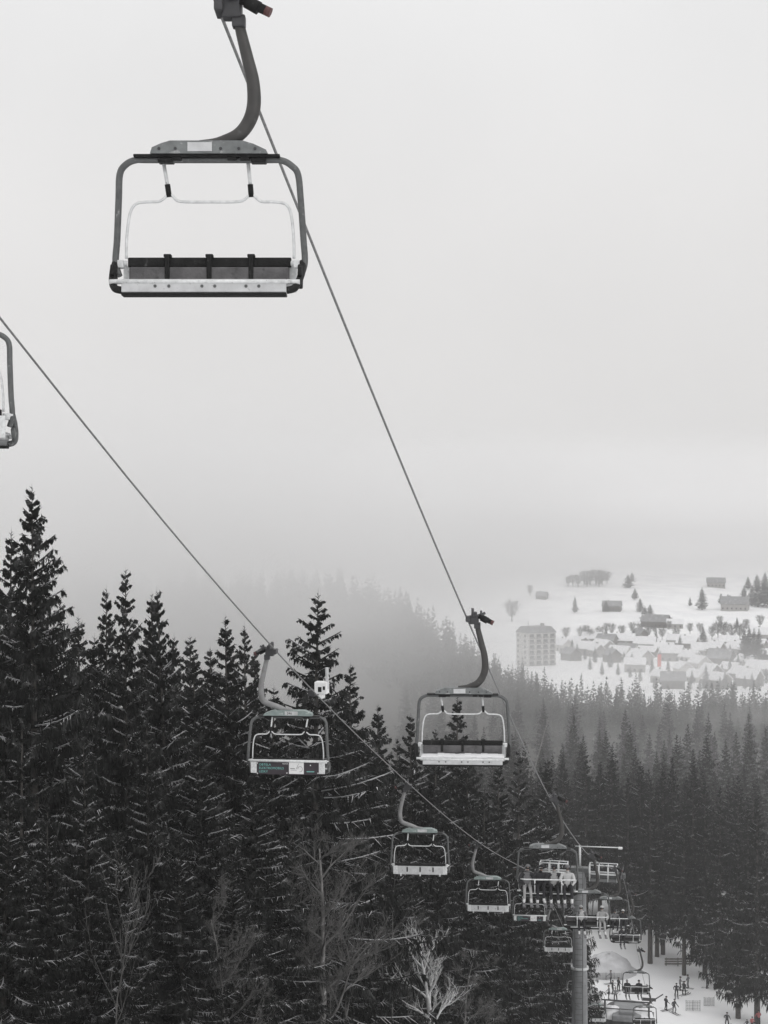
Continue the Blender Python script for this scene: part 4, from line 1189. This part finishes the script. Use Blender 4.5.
# bare village trees: one mesh each, far away
def bare_small():
    rng = random.Random(77); mb = MB()
    mb.tube([(0, 0, -.5), (.1, 0, 4), (0, .1, 9)], [.3, .22, .05], 5, cap=False)
    for i in range(60):
        z = 2.0 + i * .115; a = i * 2.4 + rng.random()
        l = (3.6 - abs(z - 5.2) * .42) * rng.uniform(.6, 1.15)
        p1 = Vector((math.cos(a) * l * .5, math.sin(a) * l * .5, z + l * .35)); p2 = Vector((math.cos(a + .3) * l, math.sin(a + .3) * l, z + l * .75))
        mb.tube([(0, 0, z), p1, p2], [.1, .07, .03], 3, cap=False)
        for _ in range(6):
            mb.tube([p1.lerp(p2, rng.random()), p2 + Vector((rng.gauss(0, .9), rng.gauss(0, .9), rng.gauss(.3, .8)))], [.06, .03], 3, cap=False)
    o = mb.build('bare_tree', M['twig']); me = o.data
    C.objects.unlink(o)
    return me
bme = bare_small()
gl = 'hazy leafless tree of the rounded grove high on the open slope'
for (u, v, h) in [(568, 586, 9), (573, 586, 11), (578, 587, 12), (584, 585, 13), (590, 585, 14), (596, 585, 15), (602, 585, 14), (607, 584, 12), (587, 587, 10), (599, 587, 11)]:
    p = ground_hit(u, v, 650); o = link('bare_tree', bme, None, p, random.uniform(0, 6)); q = h / F * p.y / 10.; o.scale = (q * 1.2, q * 1.2, q)
    tag(o, gl, 'bare tree', 'rounded grove high on the slope')
gl = 'leafless hazy tree near the village houses'
for (u, v, h) in [(512, 622, 24), (582, 642, 17), (590, 643, 16), (600, 640, 15), (612, 636, 14), (622, 638, 14), (648, 638, 14), (662, 640, 13), (690, 634, 12), (724, 640, 20), (732, 642, 20), (718, 638, 18), (740, 640, 18), (530, 596, 12), (632, 634, 13), (676, 640, 13), (712, 640, 15), (566, 640, 14), (606, 634, 12), (640, 634, 12), (654, 634, 11), (700, 634, 12), (746, 632, 14), (760, 628, 14), (586, 636, 12), (669, 630, 10), (720, 626, 11)]:
    p = ground_hit(u, v, 650); o = link('bare_tree', bme, None, p, random.uniform(0, 6)); s = h / F * p.y / 11.5; o.scale = (s, s, s)
    tag(o, gl, 'bare tree', 'leafless trees of the village')

# ------------------------------------------------------------------ haze
def volume_mat(name, dens, col, aniso=0.0):
    m = bpy.data.materials.new(name); m.use_nodes = True
    N = m.node_tree.nodes; N.clear()
    out = N.new('ShaderNodeOutputMaterial'); v = N.new('ShaderNodeVolumePrincipled')
    v.inputs['Color'].default_value = (*col, 1); v.inputs['Density'].default_value = dens; v.inputs['Anisotropy'].default_value = aniso
    m.node_tree.links.new(v.outputs[0], out.inputs['Volume'])
    return m
HAZE = 0.00029
b = MB(); b.box((0, 1270, 5), (3900, 2640, 184)); hz = b.build('haze', volume_mat('haze_air', HAZE, (.975, .972, .97)))
tag(hz, 'thin winter haze over the whole valley', 'haze', kind='stuff')
def fog(c, s, dens, label, nscale=2.2, namt=.8, pw=1.5, step=.6, alb=(.966, .963, .961)):
    bm = bmesh.new(); bmesh.ops.create_icosphere(bm, subdivisions=3, radius=1)
    me = bpy.data.meshes.new('fog_bank'); bm.to_mesh(me); bm.free()
    m = volume_mat('fog_' + str(int(c[1])), dens, alb)
    N = m.node_tree.nodes; L = m.node_tree.links
    v = [n for n in N if n.type == 'PRINCIPLED_VOLUME'][0]
    tc = N.new('ShaderNodeTexCoord'); ln = N.new('ShaderNodeVectorMath'); ln.operation = 'DOT_PRODUCT'
    L.new(tc.outputs['Object'], ln.inputs[0]); L.new(tc.outputs['Object'], ln.inputs[1])
    def mth(op, a, b):
        q = N.new('ShaderNodeMath'); q.operation = op
        for i, x in enumerate((a, b)):
            if isinstance(x, (int, float)): q.inputs[i].default_value = x
            else: L.new(x, q.inputs[i])
        return q.outputs[0]
    one = mth('MAXIMUM', mth('SUBTRACT', 1.0, ln.outputs['Value']), 0.0)
    fall = mth('POWER', one, pw)
    nz = N.new('ShaderNodeTexNoise'); nz.inputs['Scale'].default_value = nscale; nz.inputs['Detail'].default_value = 2
    L.new(tc.outputs['Object'], nz.inputs['Vector'])
    nn = mth('MAXIMUM', mth('ADD', mth('MULTIPLY', mth('SUBTRACT', nz.outputs['Fac'], .5), namt * 4), 1.0), 0.05)
    L.new(mth('MULTIPLY', mth('MULTIPLY', fall, nn), dens), v.inputs['Density'])
    m.cycles.volume_step_rate = step
    me.materials.append(m)
    o = link('fog_bank', me, None, c); o.scale = s; tag(o, label, 'fog', kind='stuff')
fog((0, 1560, 2), (1900, 600, 92), .021, 'fog bank swallowing the top of the far hillside', 2.8, .8, 3.0, .5, (.93, .926, .924))
fog((-85, 330, -13), (155, 125, 56), .027, 'fog bank drifting behind the spruces on the left')
fog((90, 610, -66), (260, 60, 18), .006, 'thin mist lying over the valley before the village', 3.0)
fog((110, 360, -58), (170, 160, 32), .0036, 'thin mist over the tips of the valley forest', 4.5, 1.4)

# ------------------------------------------------------------------ sky, sun, camera
w = bpy.data.worlds.new('World'); scene.world = w; w.use_nodes = True
N = w.node_tree.nodes; L = w.node_tree.links; N.clear()
out = N.new('ShaderNodeOutputWorld')
sky = N.new('ShaderNodeTexSky'); sky.sky_type = 'NISHITA'; sky.sun_disc = False; sky.sun_elevation = R(38); sky.sun_rotation = R(150)
hs = N.new('ShaderNodeHueSaturation'); hs.inputs['Saturation'].default_value = .12; L.new(sky.outputs[0], hs.inputs['Color'])
bg1 = N.new('ShaderNodeBackground'); bg1.inputs['Strength'].default_value = .05; L.new(hs.outputs[0], bg1.inputs['Color'])
tc = N.new('ShaderNodeTexCoord'); sx = N.new('ShaderNodeSeparateXYZ'); L.new(tc.outputs['Generated'], sx.inputs[0])
rp = N.new('ShaderNodeValToRGB'); e = rp.color_ramp.elements
e[0].position = 0.0; e[0].color = (.685, .675, .671, 1)
e[1].position = 1.0; e[1].color = (1.15, 1.15, 1.16, 1)
k = e.new(.10); k.color = (.785, .773, .767, 1)
k = e.new(.20); k.color = (.845, .835, .831, 1)
k = e.new(.34); k.color = (.90, .90, .903, 1)
L.new(sx.outputs['Z'], rp.inputs['Fac'])
# slow cloud mottling
nz = N.new('ShaderNodeTexNoise'); nz.inputs['Scale'].default_value = 3.2; nz.inputs['Detail'].default_value = 5; L.new(tc.outputs['Generated'], nz.inputs['Vector'])
mr = N.new('ShaderNodeMapRange'); mr.inputs[1].default_value = .3; mr.inputs[2].default_value = .7; mr.inputs[3].default_value = .955; mr.inputs[4].default_value = 1.035; L.new(nz.outputs['Fac'], mr.inputs[0])
mx = N.new('ShaderNodeVectorMath'); mx.operation = 'SCALE'; L.new(rp.outputs['Color'], mx.inputs[0]); L.new(mr.outputs[0], mx.inputs['Scale'])
bg2 = N.new('ShaderNodeBackground'); bg2.inputs['Strength'].default_value = 1.0; L.new(mx.outputs[0], bg2.inputs['Color'])
ms = N.new('ShaderNodeMixShader'); ms.inputs[0].default_value = .93
L.new(bg1.outputs[0], ms.inputs[1]); L.new(bg2.outputs[0], ms.inputs[2]); L.new(ms.outputs[0], out.inputs[0])

sl = bpy.data.lights.new('sun', 'SUN'); sl.energy = .5; sl.angle = R(25); sl.color = (1, .985, .97)
so = bpy.data.objects.new('sun', sl); C.objects.link(so); so.rotation_euler = (R(52), 0, R(30))

cam = bpy.data.cameras.new('camera'); cam.sensor_fit = 'VERTICAL'; cam.sensor_height = 36; cam.lens = 52; cam.clip_end = 8000; cam.clip_start = .1
co = bpy.data.objects.new('camera', cam); C.objects.link(co); co.rotation_euler = (R(90), 0, 0)
scene.camera = co
scene.view_settings.view_transform = 'Standard'; scene.view_settings.look = 'None'; scene.view_settings.exposure = 0; scene.view_settings.gamma = 1
scene.cycles.use_denoising = True
scene.cycles.volume_bounces = 5; scene.cycles.volume_max_steps = 256
scene.cycles.max_bounces = 7; scene.cycles.diffuse_bounces = 3; scene.cycles.glossy_bounces = 3
